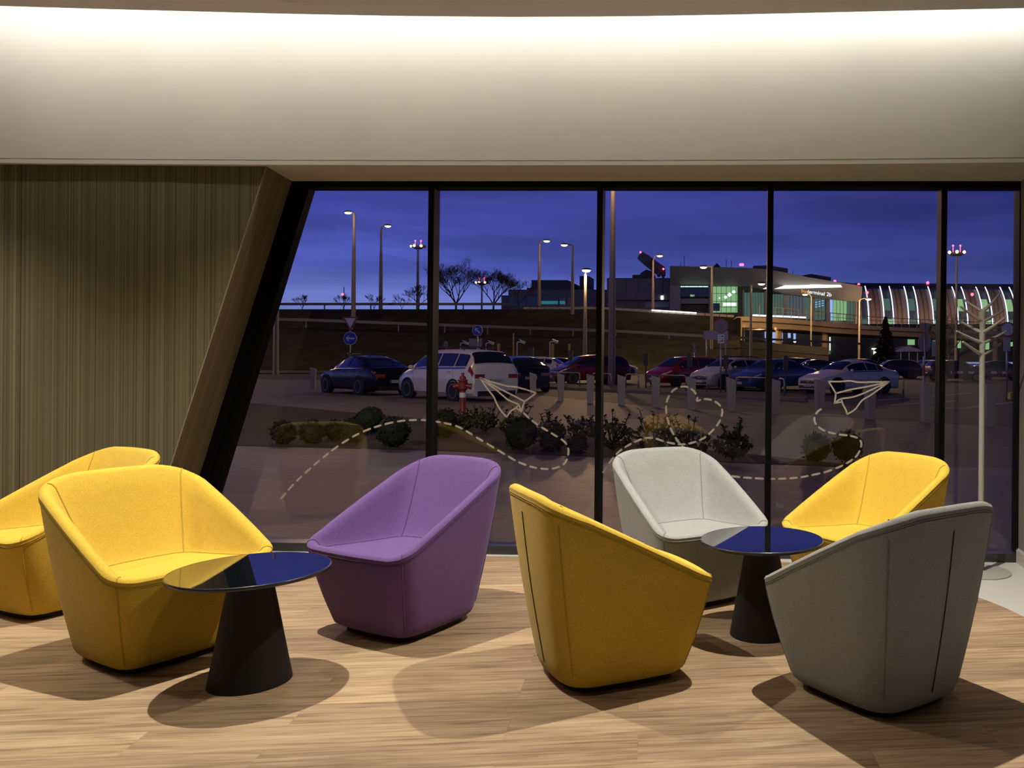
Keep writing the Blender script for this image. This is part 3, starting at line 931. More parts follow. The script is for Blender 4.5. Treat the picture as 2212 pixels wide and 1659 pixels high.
guard_rail('guard_rail', 'dark two-bar guard rail in front of the sandy wing wall', [at(px, py, 86) for px, py in ((1570, 730), (1660, 735), (1750, 739), (1860, 745))], .5, .22, 2.2, M_dkst)
# pale lit parapet of the road on the bank, right of the second mullion
t = thing('road_parapet', 'lit road edge on top of the bank in front of the grey hall', 'parapet', at(1300, 668, 101))
o_ = Vector(t.location)
mb = MB()
P = [at(px, bank_top(px) + 1, 101) - o_ for px in (1130, 1300, 1450, 1586)]
for a, b in zip(P[:-1], P[1:]): mb.hexa([a, b, b + Vector((0, 0, .42)), a + Vector((0, 0, .42))], [p + Vector((0, .3, 0)) for p in (a, b, b + Vector((0, 0, .42)), a + Vector((0, 0, .42)))])
mb.build('edge_wall', M_conc, t)
mb = MB(); P = [at(px, bank_top(px) - 6, 101) - o_ for px in (1130, 1300, 1450, 1586)]
mb.tube(P, .05, 6)
for i in range(0, 30):
    p = P[0].lerp(P[-1], i / 29); mb.tube([p, p - Vector((0, 0, .4))], .04, 5)
mb.build('railing', M_dkst, t)
mb = MB(); P = [at(1408, 671, 100.7) - o_, at(1504, 677, 100.7) - o_]
mb.hexa([P[0], P[1], P[1] + Vector((0, 0, .12)), P[0] + Vector((0, 0, .12))], [p + Vector((0, .1, 0)) for p in (P[0], P[1], P[1] + Vector((0, 0, .12)), P[0] + Vector((0, 0, .12)))])
mb.build('light_strip', M_white_l, t)

# ---------------------------------------------------------------- terminal buildings
M_b1 = pavers_mat('grey_cladding_panels', (.13, .125, .14), (.145, .14, .155), (.05, .05, .055), 2.6, 40, .06, 0, .6, .06)
M_b2 = mat('dark_roof_block', (.06, .055, .06), .7)
M_b3 = mat('terminal_cladding', (.24, .225, .215), .6, noise=.05, nscale=.3)
M_win_d = mat('dark_window_glass', (.012, .02, .024), .1, spec=.8)
M_fr = mat('window_mullion_grey', (.05, .055, .055), .5)
M_fr2 = mat('sand_facade_post', (.30, .25, .19), .7)
G_green = glow('green_lit_room', (.42, .78, .38), .62)
G_green2 = glow('dim_green_room', (.12, .22, .18), .6)
G_pale = glow('bright_lit_room', (.85, 1, .8), 1.6)
G_teal = glow('teal_lit_room', (.03, .16, .18), 1.0)
G_blue = glow('blue_lit_room', (.35, .5, 1.0), 1.0)
G_canopy = glow('white_canopy_light', (1, .97, .86), 2.2)
G_led = glow('cold_led_line', (.62, .70, 1), 3.2)
M_rib = pavers_mat('copper_vault_cladding', (.20, .135, .10), (.22, .15, .11), (.07, .05, .04), 1.0, 60, .12, 0, .55, .08)
M_vroof = mat('vault_roof', (.055, .06, .07), .5)
M_sand = mat('sandy_concrete', (.42, .31, .16), .85, noise=.1, nscale=1.2)
M_deck = mat('deck_concrete', (.38, .28, .17), .8)

def pbox(mb, px0, py0, px1, py1, d, depth, d1=None):
    """block whose front face fills a photo rectangle at distance d (d1 at its right end)"""
    d1 = d1 or d
    a, b, c, e = at(px0, py1, d), at(px1, py1, d1), at(px1, py0, d1), at(px0, py0, d)
    off = Vector((0, depth, 0))
    return mb.hexa([a, b, c, e], [p + off for p in (a, b, c, e)])
def part_box(name, m, par, *a, **k):
    mb = MB(); pbox(mb, *a, **k)
    o = mb.build(name, m, par)
    if par is not None: o.matrix_parent_inverse = Matrix.Translation(-par.location)
    return o
def pl(o, par):
    o.parent = par; o.matrix_parent_inverse = Matrix.Translation(-Vector(par.location)); return o

# low hall at the left
B = thing('terminal_annex', 'low dark grey hall beyond the bank between the bare trees and second mullion', 'building', at(1180, 690, 190))
part_box('hall_body', M_b1, B, 1098, 625.5, 1312, 700, 190, 30)
part_box('west_wing', M_b1, B, 1083, 638, 1100, 700, 191, 25)
part_box('roof_block', M_b2, B, 1148, 605, 1226, 627, 194, 18)
part_box('roof_step', M_b2, B, 1138, 622, 1152, 627, 193, 12)
part_box('chimney_block', M_b2, B, 1252, 596, 1271, 626, 196, 8)
mb = MB(); pbox(mb, 1226, 612, 1236, 627, 193.5, 8); B1o = mb.build('roof_vent', M_b2); pl(B1o, B)
for i, (a, b, g) in enumerate(((1102, 1136, M_win_d), (1138, 1166, M_win_d), (1168, 1206, G_teal), (1208, 1222, G_teal), (1226, 1236, M_win_d))):
    part_box('window', g if g is M_win_d else M_win_d, B, a, 642, b, 661, 189.85, .3)
    if g is not M_win_d: part_box('pane', g, B, a + 1, 650, b - 1, 657, 189.75, .2)
# grey panelled hall
B = thing('terminal_hall', 'grey panelled hall right of the thick lamp pole', 'building', at(1400, 690, 175))
part_box('hall_body', M_b1, B, 1311, 601, 1446, 700, 175, 40)
part_box('front_block', M_b1, B, 1330, 636, 1446, 648, 172.5, 2.5)
part_box('roof_unit', M_b2, B, 1366, 593.5, 1386, 602, 180, 8)
mb = MB(); mb.tube([at(1390, 602, 181), at(1392, 597, 181), at(1398, 593, 181), at(1404, 594, 181), at(1406, 602, 181)], 1.1, 8); pl(mb.build('roof_duct', M_b2), B)
part_box('window_band', M_win_d, B, 1394, 650, 1445, 664, 174.8, .3)
part_box('window', M_win_d, B, 1395.5, 625, 1402, 634, 174.8, .3)
part_box('sign_bar', M_white_l, B, 1427.8, 639, 1429.6, 647, 172.3, .3)
part_box('sign_bar', M_white_l, B, 1430.8, 639, 1432.6, 647, 172.3, .3)
part_box('parapet_strip', M_fr, B, 1311, 600.5, 1446, 602, 174.9, .2)
# crane on the roof
B = thing('roof_crane', 'grey maintenance crane with raised lattice arm on the hall roof', 'crane', at(1432, 601, 178))
mb = MB(); mb.tube([at(1382, 551, 176), at(1395, 561, 176), at(1430, 587, 178)], [.9, 1.1, 1.2], 4); pl(mb.build('arm', M_b1), B)
mb = MB(); pbox(mb, 1427.5, 580, 1436, 595, 177, 2); pl(mb.build('cab', M_b2), B)
mb = MB(); pbox(mb, 1419, 585, 1425, 596, 177, 2); pl(mb.build('counterweight', M_b2), B)
mb = MB(); pbox(mb, 1430, 594, 1434, 602, 177.5, 1.5); pl(mb.build('mast', M_b2), B)
for px, py in ((1383.5, 545), (1433, 581)):
    mb = MB(); mb.ball(at(px, py, 175.8), .22, 8, 6); pl(mb.build('beacon', M_red), B)

# terminal with the overhanging upper storey
B = thing('terminal_building', 'terminal with lit green hall, white canopy light and orange and white lettering', 'building', at(1600, 690, 165))
mb = MB()
def face(pts, d): return [at(px, py, dd) for (px, py), dd in zip(pts, d)]
# upper storey: straight then curving away and sloping down to the right
top = [(1447, 574.5), (1535, 576.5), (1614, 578.5), (1660, 582), (1700, 589), (1745, 598.5), (1800, 608), (1840, 614), (1863, 619)]
low = [(1447, 617), (1535, 618), (1614, 618.5), (1660, 626), (1700, 635), (1745, 641), (1800, 646.5), (1840, 650.5), (1860, 651.5)]
dd = [165, 165, 165, 166, 168, 170.5, 173.5, 176, 177.5]
R0 = face(top, dd); R1 = face(low, [d + 3.5 for d in dd])
dp = [30, 30, 30, 30, 24, 16, 10, 7, 5]
mb.rings([R0, R1, [p + Vector((0, q, 0)) for p, q in zip(R1, dp)], [p + Vector((0, q, 1)) for p, q in zip(R0, dp)], R0], close_u=False)
pl(mb.build('upper_storey', M_b3, smooth=True, angle=25), B)
mb = MB(); mb.rings([face([(a, b - 2 if False else b) for a, b in low], [d + 6.2 for d in dd]), face([(a, 700) for a, b in low], [d + 7 for d in dd]), ], close_u=False)
pl(mb.build('recessed_wall', M_fr), B)
part_box('side_wing', M_b3, B, 1447, 616, 1470, 700, 167, 6)
part_box('side_band', M_b3, B, 1470, 645, 1532, 656, 167.5, 4)
part_box('window', M_win_d, B, 1465.5, 618, 1530.5, 641, 167.8, .4)
wl = part_box('light_strip', glow('green_tube', (.5, 1, .6), 1.6), B, 1465.5, 618, 1529.5, 620, 167.5, .2)
for x in (1478, 1488, 1498, 1508, 1518):
    part_box('glazing_bar', M_fr, B, x - .5, 618, x + .5, 641, 167.5, .3)
part_box('lit_desk', G_green, B, 1491, 636.5, 1500, 640.5, 167.55, .2)
part_box('stair_core', M_b3, B, 1531, 618, 1540, 690, 167, 4)
part_box('lit_hall', G_green, B, 1540, 619, 1593, 675, 168, .3)
part_box('counter_light', G_pale, B, 1562, 654, 1591, 661, 167.8, .1)
part_box('screen_wall', M_win_d, B, 1540, 655, 1555, 672, 167.8, .1)
for px, py, r in ((1567.5, 642, .32), (1576, 636.5, .42), (1585, 631, .36), (1554, 644, .16)):
    mb = MB(); mb.ball(at(px, py, 167.7), r, 10, 6); pl(mb.build('globe_lamp', G_pale), B)
for x in (1548, 1558, 1569, 1579, 1590):
    part_box('glazing_bar', M_fr, B, x - .45, 619, x + .45, 682, 167.5, .3)
for y in (634, 651, 663):
    part_box('glazing_bar', M_fr, B, 1540, y - .4, 1593, y + .4, 167.4, .3)
def ddi(px):
    for (p0, _), (p1, _), d0, d1 in zip(low[:-1], low[1:], dd[:-1], dd[1:]):
        if p0 <= px <= p1: return d0 + (d1 - d0) * (px - p0) / (p1 - p0)
    return dd[-1]
for a, b, g in ((1593, 1604, M_fr), (1608, 1650, G_green2), (1668, 1692, G_green2), (1700, 1740, glow('grey_blue_room', (.14, .17, .20), .6)), (1740, 1750, G_green2), (1760, 1782, G_green2), (1793, 1799, G_blue), (1800, 1829, G_green), (1830, 1850, G_green2)):
    y0 = 632 + (a - 1608) * .06; y1 = 668 + (a - 1608) * .045
    part_box('lit_window', g, B, a, y0, b, y1 + 16, ddi(a) + 5.4, .3, d1=ddi(b) + 5.4)
    n = int((b - a) / 6)
    for i in range(1, n):
        x = a + (b - a) * i / n
        part_box('glazing_bar', M_fr, B, x - .4, y0, x + .4, y1 + 16, ddi(x) + 5.0, .2)
for a, b in ((1604, 1608), (1651, 1659), (1692, 1700), (1751, 1759), (1785, 1792), (1848, 1851)):
    y0 = 626 + (a - 1608) * .075
    part_box('facade_post', M_fr2, B, a, y0, b, 700, ddi(a) + 4.4, .8)
for i in range(9):
    x = 1761 + (i % 3) * 7; y = 665 - (i // 3) * 5 - (i % 3) * 1.5
    part_box('display_light', G_blue, B, x, y - 3, x + 4.5, y - 1, ddi(x) + 4.9, .1)
# white light under the canopy
mb = MB(); q = face([(1673, 624), (1702, 614), (1816, 615.5), (1819, 620.5)], [167.6, 170.5, 174.2, 174.6])
mb.prism(q, (0, .2, 0)); pl(mb.build('canopy_light', G_canopy), B)
mb = MB(); q = face([(1648, 624), (1657, 619.5), (1660, 624)], [166, 167, 166.5])
mb.prism(q, (0, .2, 0)); pl(mb.build('canopy_light', G_canopy), B)
# lettering on the fascia
G_or = glow('orange_letters', (1, .42, .05), 1.0); G_wh = glow('white_letters', (.9, .95, 1), 1.6)
def letters(body, px, py, d, hpx, g):
    s = hpx * d / F_PX
    p = at(px, py, d)
    M_ = Matrix.Translation(p) @ Matrix.Rotation(-.16, 4, 'Y').inverted() @ Matrix.Rotation(PI / 2, 4, 'X')
    M_ = Matrix.Translation(p) @ Matrix.Rotation(.13, 4, 'Y') @ Matrix.Rotation(PI / 2, 4, 'X')
    o = text_mesh('lettering', body, s, g, None, M_, .05, 'LEFT'); return pl(o, B)
letters('bud', 1730.5, 628, 170.5, 11.5, G_or)
letters('terminal 2b', 1744, 630, 170.8, 11.5, G_wh)
# roof bits: dark roof lights, pyramid, antennas
mb = MB(); q = face([(1627, 574), (1660, 573), (1702, 580), (1702, 590), (1660, 583), (1627, 580)], [175] * 6); mb.prism(q, (0, 14, 0)); pl(mb.build('roof_block', M_b2), B)
mb = MB(); q = face([(1728, 596), (1752, 591.5), (1795, 599), (1795, 609), (1728, 597)], [182] * 5); mb.prism(q, (0, 12, 0)); pl(mb.build('roof_block', M_b2), B)
mb = MB(); q0 = at(1540, 577, 172); q1 = at(1557, 577, 172); q2 = at(1548.5, 568, 176)
mb.add([q0, q1, q1 + Vector((0, 8, 0)), q0 + Vector((0, 8, 0)), q2], [(0, 1, 4), (1, 2, 4), (2, 3, 4), (3, 0, 4), (3, 2, 1, 0)]); pl(mb.build('roof_light', M_b2), B)
for px, py in ((1470.5, 566), (1478, 552), (1569, 560), (1580, 562), (1713, 585)):
    mb = MB(); mb.tube([at(px, 580 if px < 1700 else 597, 172), at(px, py, 172)], .06, 5); pl(mb.build('antenna', M_b2), B)
for px, py, d in ((1600, 571.8, 171), (1604, 571.8, 171), (1803.5, 607.5, 176), (1855, 614.5, 181)):
    mb = MB(); mb.ball(at(px, py, d), .3, 8, 6); pl(mb.build('beacon', M_red), B)

# barrel-vaulted pier: a copper skin with glass slots edged by cold light lines
B = thing('terminal_pier', 'barrel-vaulted copper hall with curved lines of cold light', 'building', at(1870, 700, 185))
VD = 196.0
def vault(px_base, t, push=0.0):
    """t 0..1 from the foot to the crown; px_base is where the rib stands in the photograph"""
    a, _ = ray(px_base, 700)
    d0 = VD - 10.5
    x = a * d0
    R_, zb = 13.6, at(1950, 716, d0).z
    th = t * PI / 2
    y = d0 + 13.5 - 13.5 * math.cos(th) - push
    z = zb + (at(1950, 612.5, VD + 3).z - zb) * math.sin(th) + push * math.sin(th)
    return Vector((x, y, z))
def vband(mb, p0, p1, t0, t1, push, n=14, tilt=0.0):
    r0 = [vault(p0, t0 + (t1 - t0) * k / n, push) for k in range(n + 1)]; r1 = [vault(p1, t0 + (t1 - t0) * k / n, push) for k in range(n + 1)]
    mb.rings([r0, r1], close_u=False)
mb = MB(); vband(mb, 1862, 2420, 0, 1.0, 0); pl(mb.build('vault_skin', M_vroof, smooth=True), B)
ribs = [1876 + k * 53.3 for k in range(8)]
for k, r in enumerate(ribs):
    mb = MB(); vband(mb, r, r + 33, .0, .60, .35); pl(mb.build('copper_panel', M_rib, smooth=True), B)
    if k >= 1:
        mb = MB(); vband(mb, r - 17, r - 4, .25, .42, .3); pl(mb.build('lit_slot', G_green2 if k < 4 else G_green, smooth=True), B)
    for q in (r, r + 33):
        mb = MB(); mb.tube([vault(q, .02 + .60 * i / 20, .75) for i in range(21)], .12, 6); pl(mb.build('light_line', G_led), B)
    mb = MB()
    vband(mb, r - 20, r - 2, .0, .14, .5); pl(mb.build('lit_window', G_green if k % 2 else G_pale if k == 3 else G_green2), B)
for px, py in ((1873, 632), (2004, 611), (2100, 636)):
    mb = MB(); mb.ball(at(px, py, 184 if py > 620 else 196), .35, 8, 6); pl(mb.build('beacon', M_red), B)

# raised departures road on columns
B = thing('departures_viaduct', 'sandy concrete raised road with railing and columns under it', 'viaduct', at(1700, 733, 105))
def deck(px):                                                          # distance and top line of the deck
    t = (px - 1605) / 610; return 101 + 40 * t
tl = [(1596, 683.5), (1660, 686), (1740, 691.5), (1800, 697.5), (1890, 704.5), (2000, 709.5), (2100, 713.5), (2215, 717), (2420, 722)]
R = []
top = [at(px, py, deck(px)) for px, py in tl]
bot = [at(px, py + (9.5 if i < 4 else 8), deck(px)) for i, (px, py) in enumerate(tl)]
mb = MB(); mb.rings([top, bot, [p + Vector((0, 16, 0)) for p in bot], [p + Vector((0, 16, 0)) for p in top], top], close_u=False)
pl(mb.build('deck', M_deck), B)
bot2 = [p + Vector((0, 1.2, -.75)) for p in bot]
mb = MB(); mb.rings([[p + Vector((0, 1.0, .1)) for p in bot], bot2, [p + Vector((0, 13, 0)) for p in bot2]], close_u=False); pl(mb.build('girder', M_sand), B)
mb = MB(); q = [at(1567, 703, 97), at(1592, 684, 100), at(1603, 684, 100), at(1603, 735, 100), at(1567, 735, 97)]
mb.prism(q, (0, 4, 0)); pl(mb.build('wing_wall', M_sand), B)
for px in (1683, 1782, 1905, 2030, 2150):
    d = deck(px) + 4; a = at(px, 705, d)
    mb = MB(); mb.tube([(a.x, a.y, GZ), (a.x, a.y, a.z - .6), (a.x, a.y, a.z)], [.42, .42, 1.4], 14); pl(mb.build('column', M_sand, smooth=True, angle=40), B)
rl = [p + Vector((0, .1, 1.35)) for p in top[1:]]
mb = MB(); mb.tube(rl, .06, 6); mb.tube([p - Vector((0, 0, .55)) for p in rl], .035, 5)
pl(mb.build('railing', M_deck), B)
for i in range(36):
    px = 1640 + i * 17
    ys = [py for (x0, py), (x1, _) in zip(tl[:-1], tl[1:]) if x0 <= px < x1] or [717]
    k = next((j for j in range(len(tl) - 1) if tl[j][0] <= px < tl[j + 1][0]), len(tl) - 2)
    f_ = (px - tl[k][0]) / (tl[k + 1][0] - tl[k][0]); p = top[k].lerp(top[k + 1], f_)
    mb = MB(); mb.tube([p, p + Vector((0, .1, 1.35))], .05, 5); pl(mb.build('railing_post', M_deck), B)
mb = MB(); a = [at(px, py, deck(px) + .5) for px, py in ((1627, 681), (1700, 684), (1740, 686))]
mb.tube(a, .12, 6); pl(mb.build('light_strip', G_canopy), B)
# shop front under the deck with bluish light
B = thing('arrivals_front', 'glazed arrivals front with bluish lights under the raised road', 'building', at(1700, 760, 152))
part_box('dark_wall', mat('dark_undercroft', (.05, .045, .04), .9), B, 1590, 700, 2420, 782, 160, 1, d1=176)
for a, b, y0, y1, g in ((1652, 1656, 712, 735, G_blue), (1668, 1676, 708, 740, G_blue), (1684, 1691, 710, 738, G_blue), (1702, 1708, 708, 730, G_blue), (1714, 1719, 712, 736, G_blue), (1781, 1783, 726, 762, G_pale), (1792, 1794, 728, 764, G_pale),
                        (1961, 1976, 729, 745, G_green), (2015, 2026, 722, 742, G_green2), (2068, 2076, 726, 752, G_green), (2128, 2137, 724, 755, G_green), (2180, 2188, 728, 748, G_green), (1887, 1909, 755, 773, G_pale), (1760, 1794, 757, 765, G_green2), (2013, 2030, 738, 770, mat('pale_slat_wall', (.5, .52, .58), .6))):
    part_box('lit_window', g, B, a, y0, b, y1, 159.4 + (a - 1590) * .0188, .2)
for i in range(22):
    x = 1704 + (i * 37 % 150); y = 709 + (i * 13 % 11)
    part_box('ceiling_lamp', G_blue, B, x, y, x + 2.2, y + 1.6, 158 + i % 4, .2)
mb = MB(); mb.tube([at(1883, 753.5, 165), at(1910, 753.5, 165)], .16, 6); pl(mb.build('tube_light', G_canopy), B)
B = thing('market_tent', 'blue pitched tent roof beyond the parked cars', 'tent', at(1960, 771, 118))
mb = MB(); q = [at(1928, 760, 106), at(1962, 747, 106), at(2000, 759, 106)]
mb.prism(q, (0, 6, 0)); pl(mb.build('roof', mat('blue_tarpaulin', (.06, .07, .22), .6)), B)
for px in (1930, 1946, 1964, 1982, 1998):
    a = at(px, 759, 106.4); mb = MB(); mb.tube([(a.x, a.y, GZ), (a.x, a.y, a.z)], .06, 6); pl(mb.build('pole', M_galv), B)
# ---------------------------------------------------------------- street lamps
def lamp_post(px, top, base, d, label, arm=None, rad=.12, head='arm', lit=True, power=0, m=M_pole, name='street_lamp'):
    """pole at photo column px; arm = photo point of the lamp head"""
    a = at(px, top, d); zb = base if isinstance(base, float) else at(px, base, d).z
    t = thing(name, label, 'street lamp', (a.x, a.y, zb), 0, 'street lamps outside')
    H = a.z - zb
    mb = MB(); mb.tube([(0, 0, 0), (0, 0, H * .5), (0, 0, H)], [rad * 1.25, rad, rad * .62], 12); mb.build('pole', m, t, smooth=True, angle=50)
    if arm:
        b = at(arm[0], arm[1], d) - Vector((a.x, a.y, zb))
        s = 1 if b.x > 0 else -1
        mb = MB(); mb.tube([(0, 0, H - .15), (b.x * .15, 0, H + (b.z - H) * .7), (b.x * .5, 0, b.z + .06), (b.x - s * .2, 0, b.z + .06)], rad * .42, 8); mb.build('arm', m, t, smooth=True)
        mb = MB(); hs = min(1.0, .55 + rad * 2.2); mb.ball((b.x, 0, b.z + .07 * hs), .36 * hs, 14, 8, sq=(1.3, .75, .45)); mb.build('lamp_head', M_dkst, t, smooth=True)
        mb = MB(); mb.ball((b.x, 0, b.z), .30 * hs, 14, 8, sq=(1.35, .8, .62)); mb.build('lamp_glass', M_sod if lit else M_dkst, t, smooth=True)
        if power: point('street_light', (a.x + b.x, a.y - .2, zb + b.z - .7), power)
    if head == 'mast':
        mb = MB(); mb.lathe([(.5, H - .3), (.75, H - .15), (.75, H + .05), (.4, H + .2)], 16); mb.build('lamp_ring', M_dkst, t)
        for k in range(6):
            an = k * PI / 3 + .3
            mb = MB(); mb.box((math.cos(an) * .85, math.sin(an) * .85, H + .15), (.34, .3, .42), an); f_ = mb.build('floodlight', M_dkst, t)
            mb = MB(); mb.ball((math.cos(an) * 1.0, math.sin(an) * 1.0, H + .12), .2, 10, 6)
            g = mb.build('lamp_glass', M_sod if k in (3, 4, 5) else M_dkst, f_, smooth=True)
        for s in (-.45, .45):
            mb = MB(); mb.tube([(s, 0, H + .2), (s, 0, H + .9)], .04, 6); mb.ball((s, 0, H + 1.0), .13, 8, 6); mb.build('beacon', M_red, t)
    return t
lamp_post(765, 461, 690, 92, 'street lamp with a left-facing head, leftmost of those with visible heads', (752, 459), .2)
lamp_post(823.5, 497, 672, 106, 'street lamp with a right-facing head on the crest, next to the leftmost lit one', (838, 488), .2)
lamp_post(903, 534, GZ, 130, 'tall mast of floodlights left of the first mullion', None, .24, 'mast')
lamp_post(599, 380, GZ, 63, 'brown lamp pole beside the slanted window frame, its head out of view', None, .17)
lamp_post(1041, 612, GZ, 150, 'floodlight mast among the branches of the bare trees', None, .2, 'mast')
lamp_post(1165.5, 527, 676, 104, 'street lamp with a right-facing head before the low dark hall', (1181, 520.5), .19)
lamp_post(1237.5, 530, 700, 98, 'street lamp with a left-facing head before the low dark hall', (1219, 529), .19)
lamp_post(1264.5, 592, GZ, 72, 'brightest street lamp just left of the second mullion', (1266.5, 584), .17, power=5200)
lamp_post(1325, 300, GZ, 39.5, 'thick grey lamp pole right of the second mullion, its head above the window', None, .145, m=mat('grey_lamp_pole', (.13, .115, .115), .6))
lamp_post(1411, 562, 676, 103, 'street lamp with a right-facing head beside the roof crane', (1425.5, 552.5), .16)
lamp_post(1538, 575, GZ, 84, 'street lamp with a left-facing head before the lit green hall', (1519.5, 577), .15)
lamp_post(1622.5, 616, GZ, 81, 'street lamp with a right-facing head left of the third mullion', (1645, 613), .13)
lamp_post(1752.5, 640, GZ, 95, 'street lamp with a left-facing head below the lettering', (1739, 636), .09)
lamp_post(1856.5, 648, GZ, 95, 'street lamp with a right-facing head before the first light line of the vault', (1876, 646), .12)
lamp_post(2066.5, 548, GZ, 103, 'tall floodlight mast beside the coat stand', None, .17, 'mast')
B = thing('radio_mast', 'thin mast with a red beacon above the crest of the bank', 'mast', at(742, 668, 140))
mb = MB(); mb.tube([Vector((at(743, 668, 140).x, 140, GZ)), at(743, 620, 140)], .07, 5); pl(mb.build('pole', M_dkst), B)
mb = MB(); pbox(mb, 740.5, 641, 746, 645.5, 139.8, .5); pl(mb.build('box', M_dkst), B)
mb = MB(); mb.ball(at(740, 636, 139.5), .22, 8, 6); pl(mb.build('beacon', M_red), B)

# ---------------------------------------------------------------- trees and shrubs
M_bark = mat('winter_bark', (.022, .017, .016), .95)
M_dleaf = mat('dark_evergreen_leaf', (.011, .016, .006), .8, spec=.3, noise=.4, nscale=6)
M_dleaf2 = mat('olive_leaf', (.045, .046, .014), .8, spec=.3, noise=.3, nscale=6)
def branchy(mb, p, dr, ln, r, lev, spread=.55):
    if lev == 0: return
    r = max(r, .011)
    q = p + dr * ln
    mid = p + dr * (ln * .5) + Vector((random.uniform(-1, 1), random.uniform(-1, 1), random.uniform(-.5, 1))) * ln * .05
    mb.tube([p, mid, q], [r, r * .85, r * .68], 5 if lev > 2 else 3, cap=False)
    for k in range(3 if lev > 2 else 2 + (random.random() < .5)):
        v = (dr + Vector((random.uniform(-1, 1), random.uniform(-1, 1), random.uniform(-.25, .7))) * spread * 1.35).normalized()
        branchy(mb, p.lerp(q, random.uniform(.55, 1.0)), v, ln * random.uniform(.60, .84), r * .56, lev - 1, spread)
def bare_tree(base, h, lev, label, r=.13, lean=0.0, stems=3, low=.2):
    t = thing('bare_tree', label, 'tree', base, 0, 'bare winter trees')
    tm = MB(); tm.tube([(0, 0, -.3), (0, 0, h * low)], [r * 1.3, r], 8); tm.build('trunk', M_bark, t)
    mb = MB()
    for k in range(stems):
        a = 2 * PI * k / stems + random.random()
        v = Vector((math.cos(a) * .75 + lean, math.sin(a) * .4, 1)).normalized()
        branchy(mb, Vector((0, 0, h * low)), v, h * .30, r * .75, lev)
    mb.build('crown', M_bark, t)
    return t
random.seed(11)
bare_tree(at(985, 668, 101), 6.4, 7, 'larger bare tree just right of the first mullion', .11, -.1, 5, .1)
bare_tree(at(1066, 669, 108), 6.0, 7, 'bare tree between the larger one and the low hall', .11, .1, 5, .1)
bare_tree(at(1120, 672, 101), 4.2, 6, 'sparse low bare tree before the low dark hall', .08, .2, 3)
bare_tree(at(905, 668, 104), 3.4, 6, 'bare bush at the foot of the floodlight mast by the first mullion', .06, .1, 4, .1)
bare_tree(at(653, 668, 101), 2.5, 5, 'small bare bush on the crest nearest the slanted frame', .04, 0, 4, .05)
bare_tree(at(742, 668, 101), 2.5, 5, 'small bare bush on the crest under the red beacon', .04, 0, 4, .05)
bare_tree(at(808, 668, 101), 2.5, 5, 'small bare bush on the crest between two lamp poles', .04, 0, 4, .05)
bare_tree(at(868, 668, 101), 2.3, 5, 'small sparse bare bush on the crest left of the floodlight mast', .035, 0, 3, .05)
a = at(2050, 760, 92); bare_tree((a.x, a.y, GZ), 6.8, 6, 'bare street tree left of the coat stand branches', .11, 0, 3, .3)
def leaf_cloud(mb, c, r, n, s, sq=(1, 1, 1)):
    for _ in range(n):
        v = Vector((random.gauss(0, 1), random.gauss(0, 1), random.gauss(0, 1))).normalized() * r * random.uniform(.72, 1.03)
        p = Vector(c) + Vector((v.x * sq[0], v.y * sq[1], v.z * sq[2]))
        a = Vector((random.uniform(-1, 1), random.uniform(-1, 1), random.uniform(-1, 1))).normalized() * s
        b = a.cross(Vector((random.uniform(-1, 1), random.uniform(-1, 1), random.uniform(-1, 1)))).normalized() * s * .5
        mb.add([p - a, p + b, p + a, p - b], [(0, 1, 2, 3)])
def conifer(base, h, r, label):
    t = thing('conifer', label, 'tree', base)
    mb = MB(); mb.tube([(0, 0, 0), (0, 0, h)], [.14, .02], 7); mb.build('trunk', M_bark, t)
    mb = MB()
    for k in range(22):
        z = h * (.1 + .88 * k / 21); rr_ = r * (1 - k / 22) + .12
        for j in range(13):
            a = 2 * PI * j / 13 + k
            q = rr_ * random.uniform(.7, 1.1)
            p0 = Vector((0, 0, z)); p1 = Vector((math.cos(a) * q, math.sin(a) * q, z - q * .32 + random.uniform(-.1, .1)))
            side = Vector((-math.sin(a), math.cos(a), 0)) * (.14 + q * .12)
            mb.add([p0, p0.lerp(p1, .6) + side, p1, p0.lerp(p1, .6) - side], [(0, 1, 2, 3)])
            mb.add([p0, p0.lerp(p1, .6) + Vector((0, 0, .22)), p1, p0.lerp(p1, .6) - Vector((0, 0, .22))], [(0, 1, 2, 3)])
    mb.build('foliage', M_dleaf, t)
    return t
a = at(1912, 780, 88); conifer((a.x, a.y, GZ), 6.1, 2.0, 'dark conifer in front of the copper vault')
random.seed(5)
def ball_shrub(px, py, r, label, m=M_dleaf):
    p = gnd(px, py, .02)
    t = thing('round_shrub', label, 'shrub', p, 0, 'round shrubs in the planting bed')
    mb = MB(); mb.tube([(0, 0, -.02), (0, 0, r * .5)], .03, 6); mb.build('stem', M_bark, t)
    mb = MB(); mb.ball((0, 0, r * .92), r * .9, 12, 9, .07); leaf_cloud(mb, (0, 0, r * .92), r, 260, .035); mb.build('foliage', m, t)
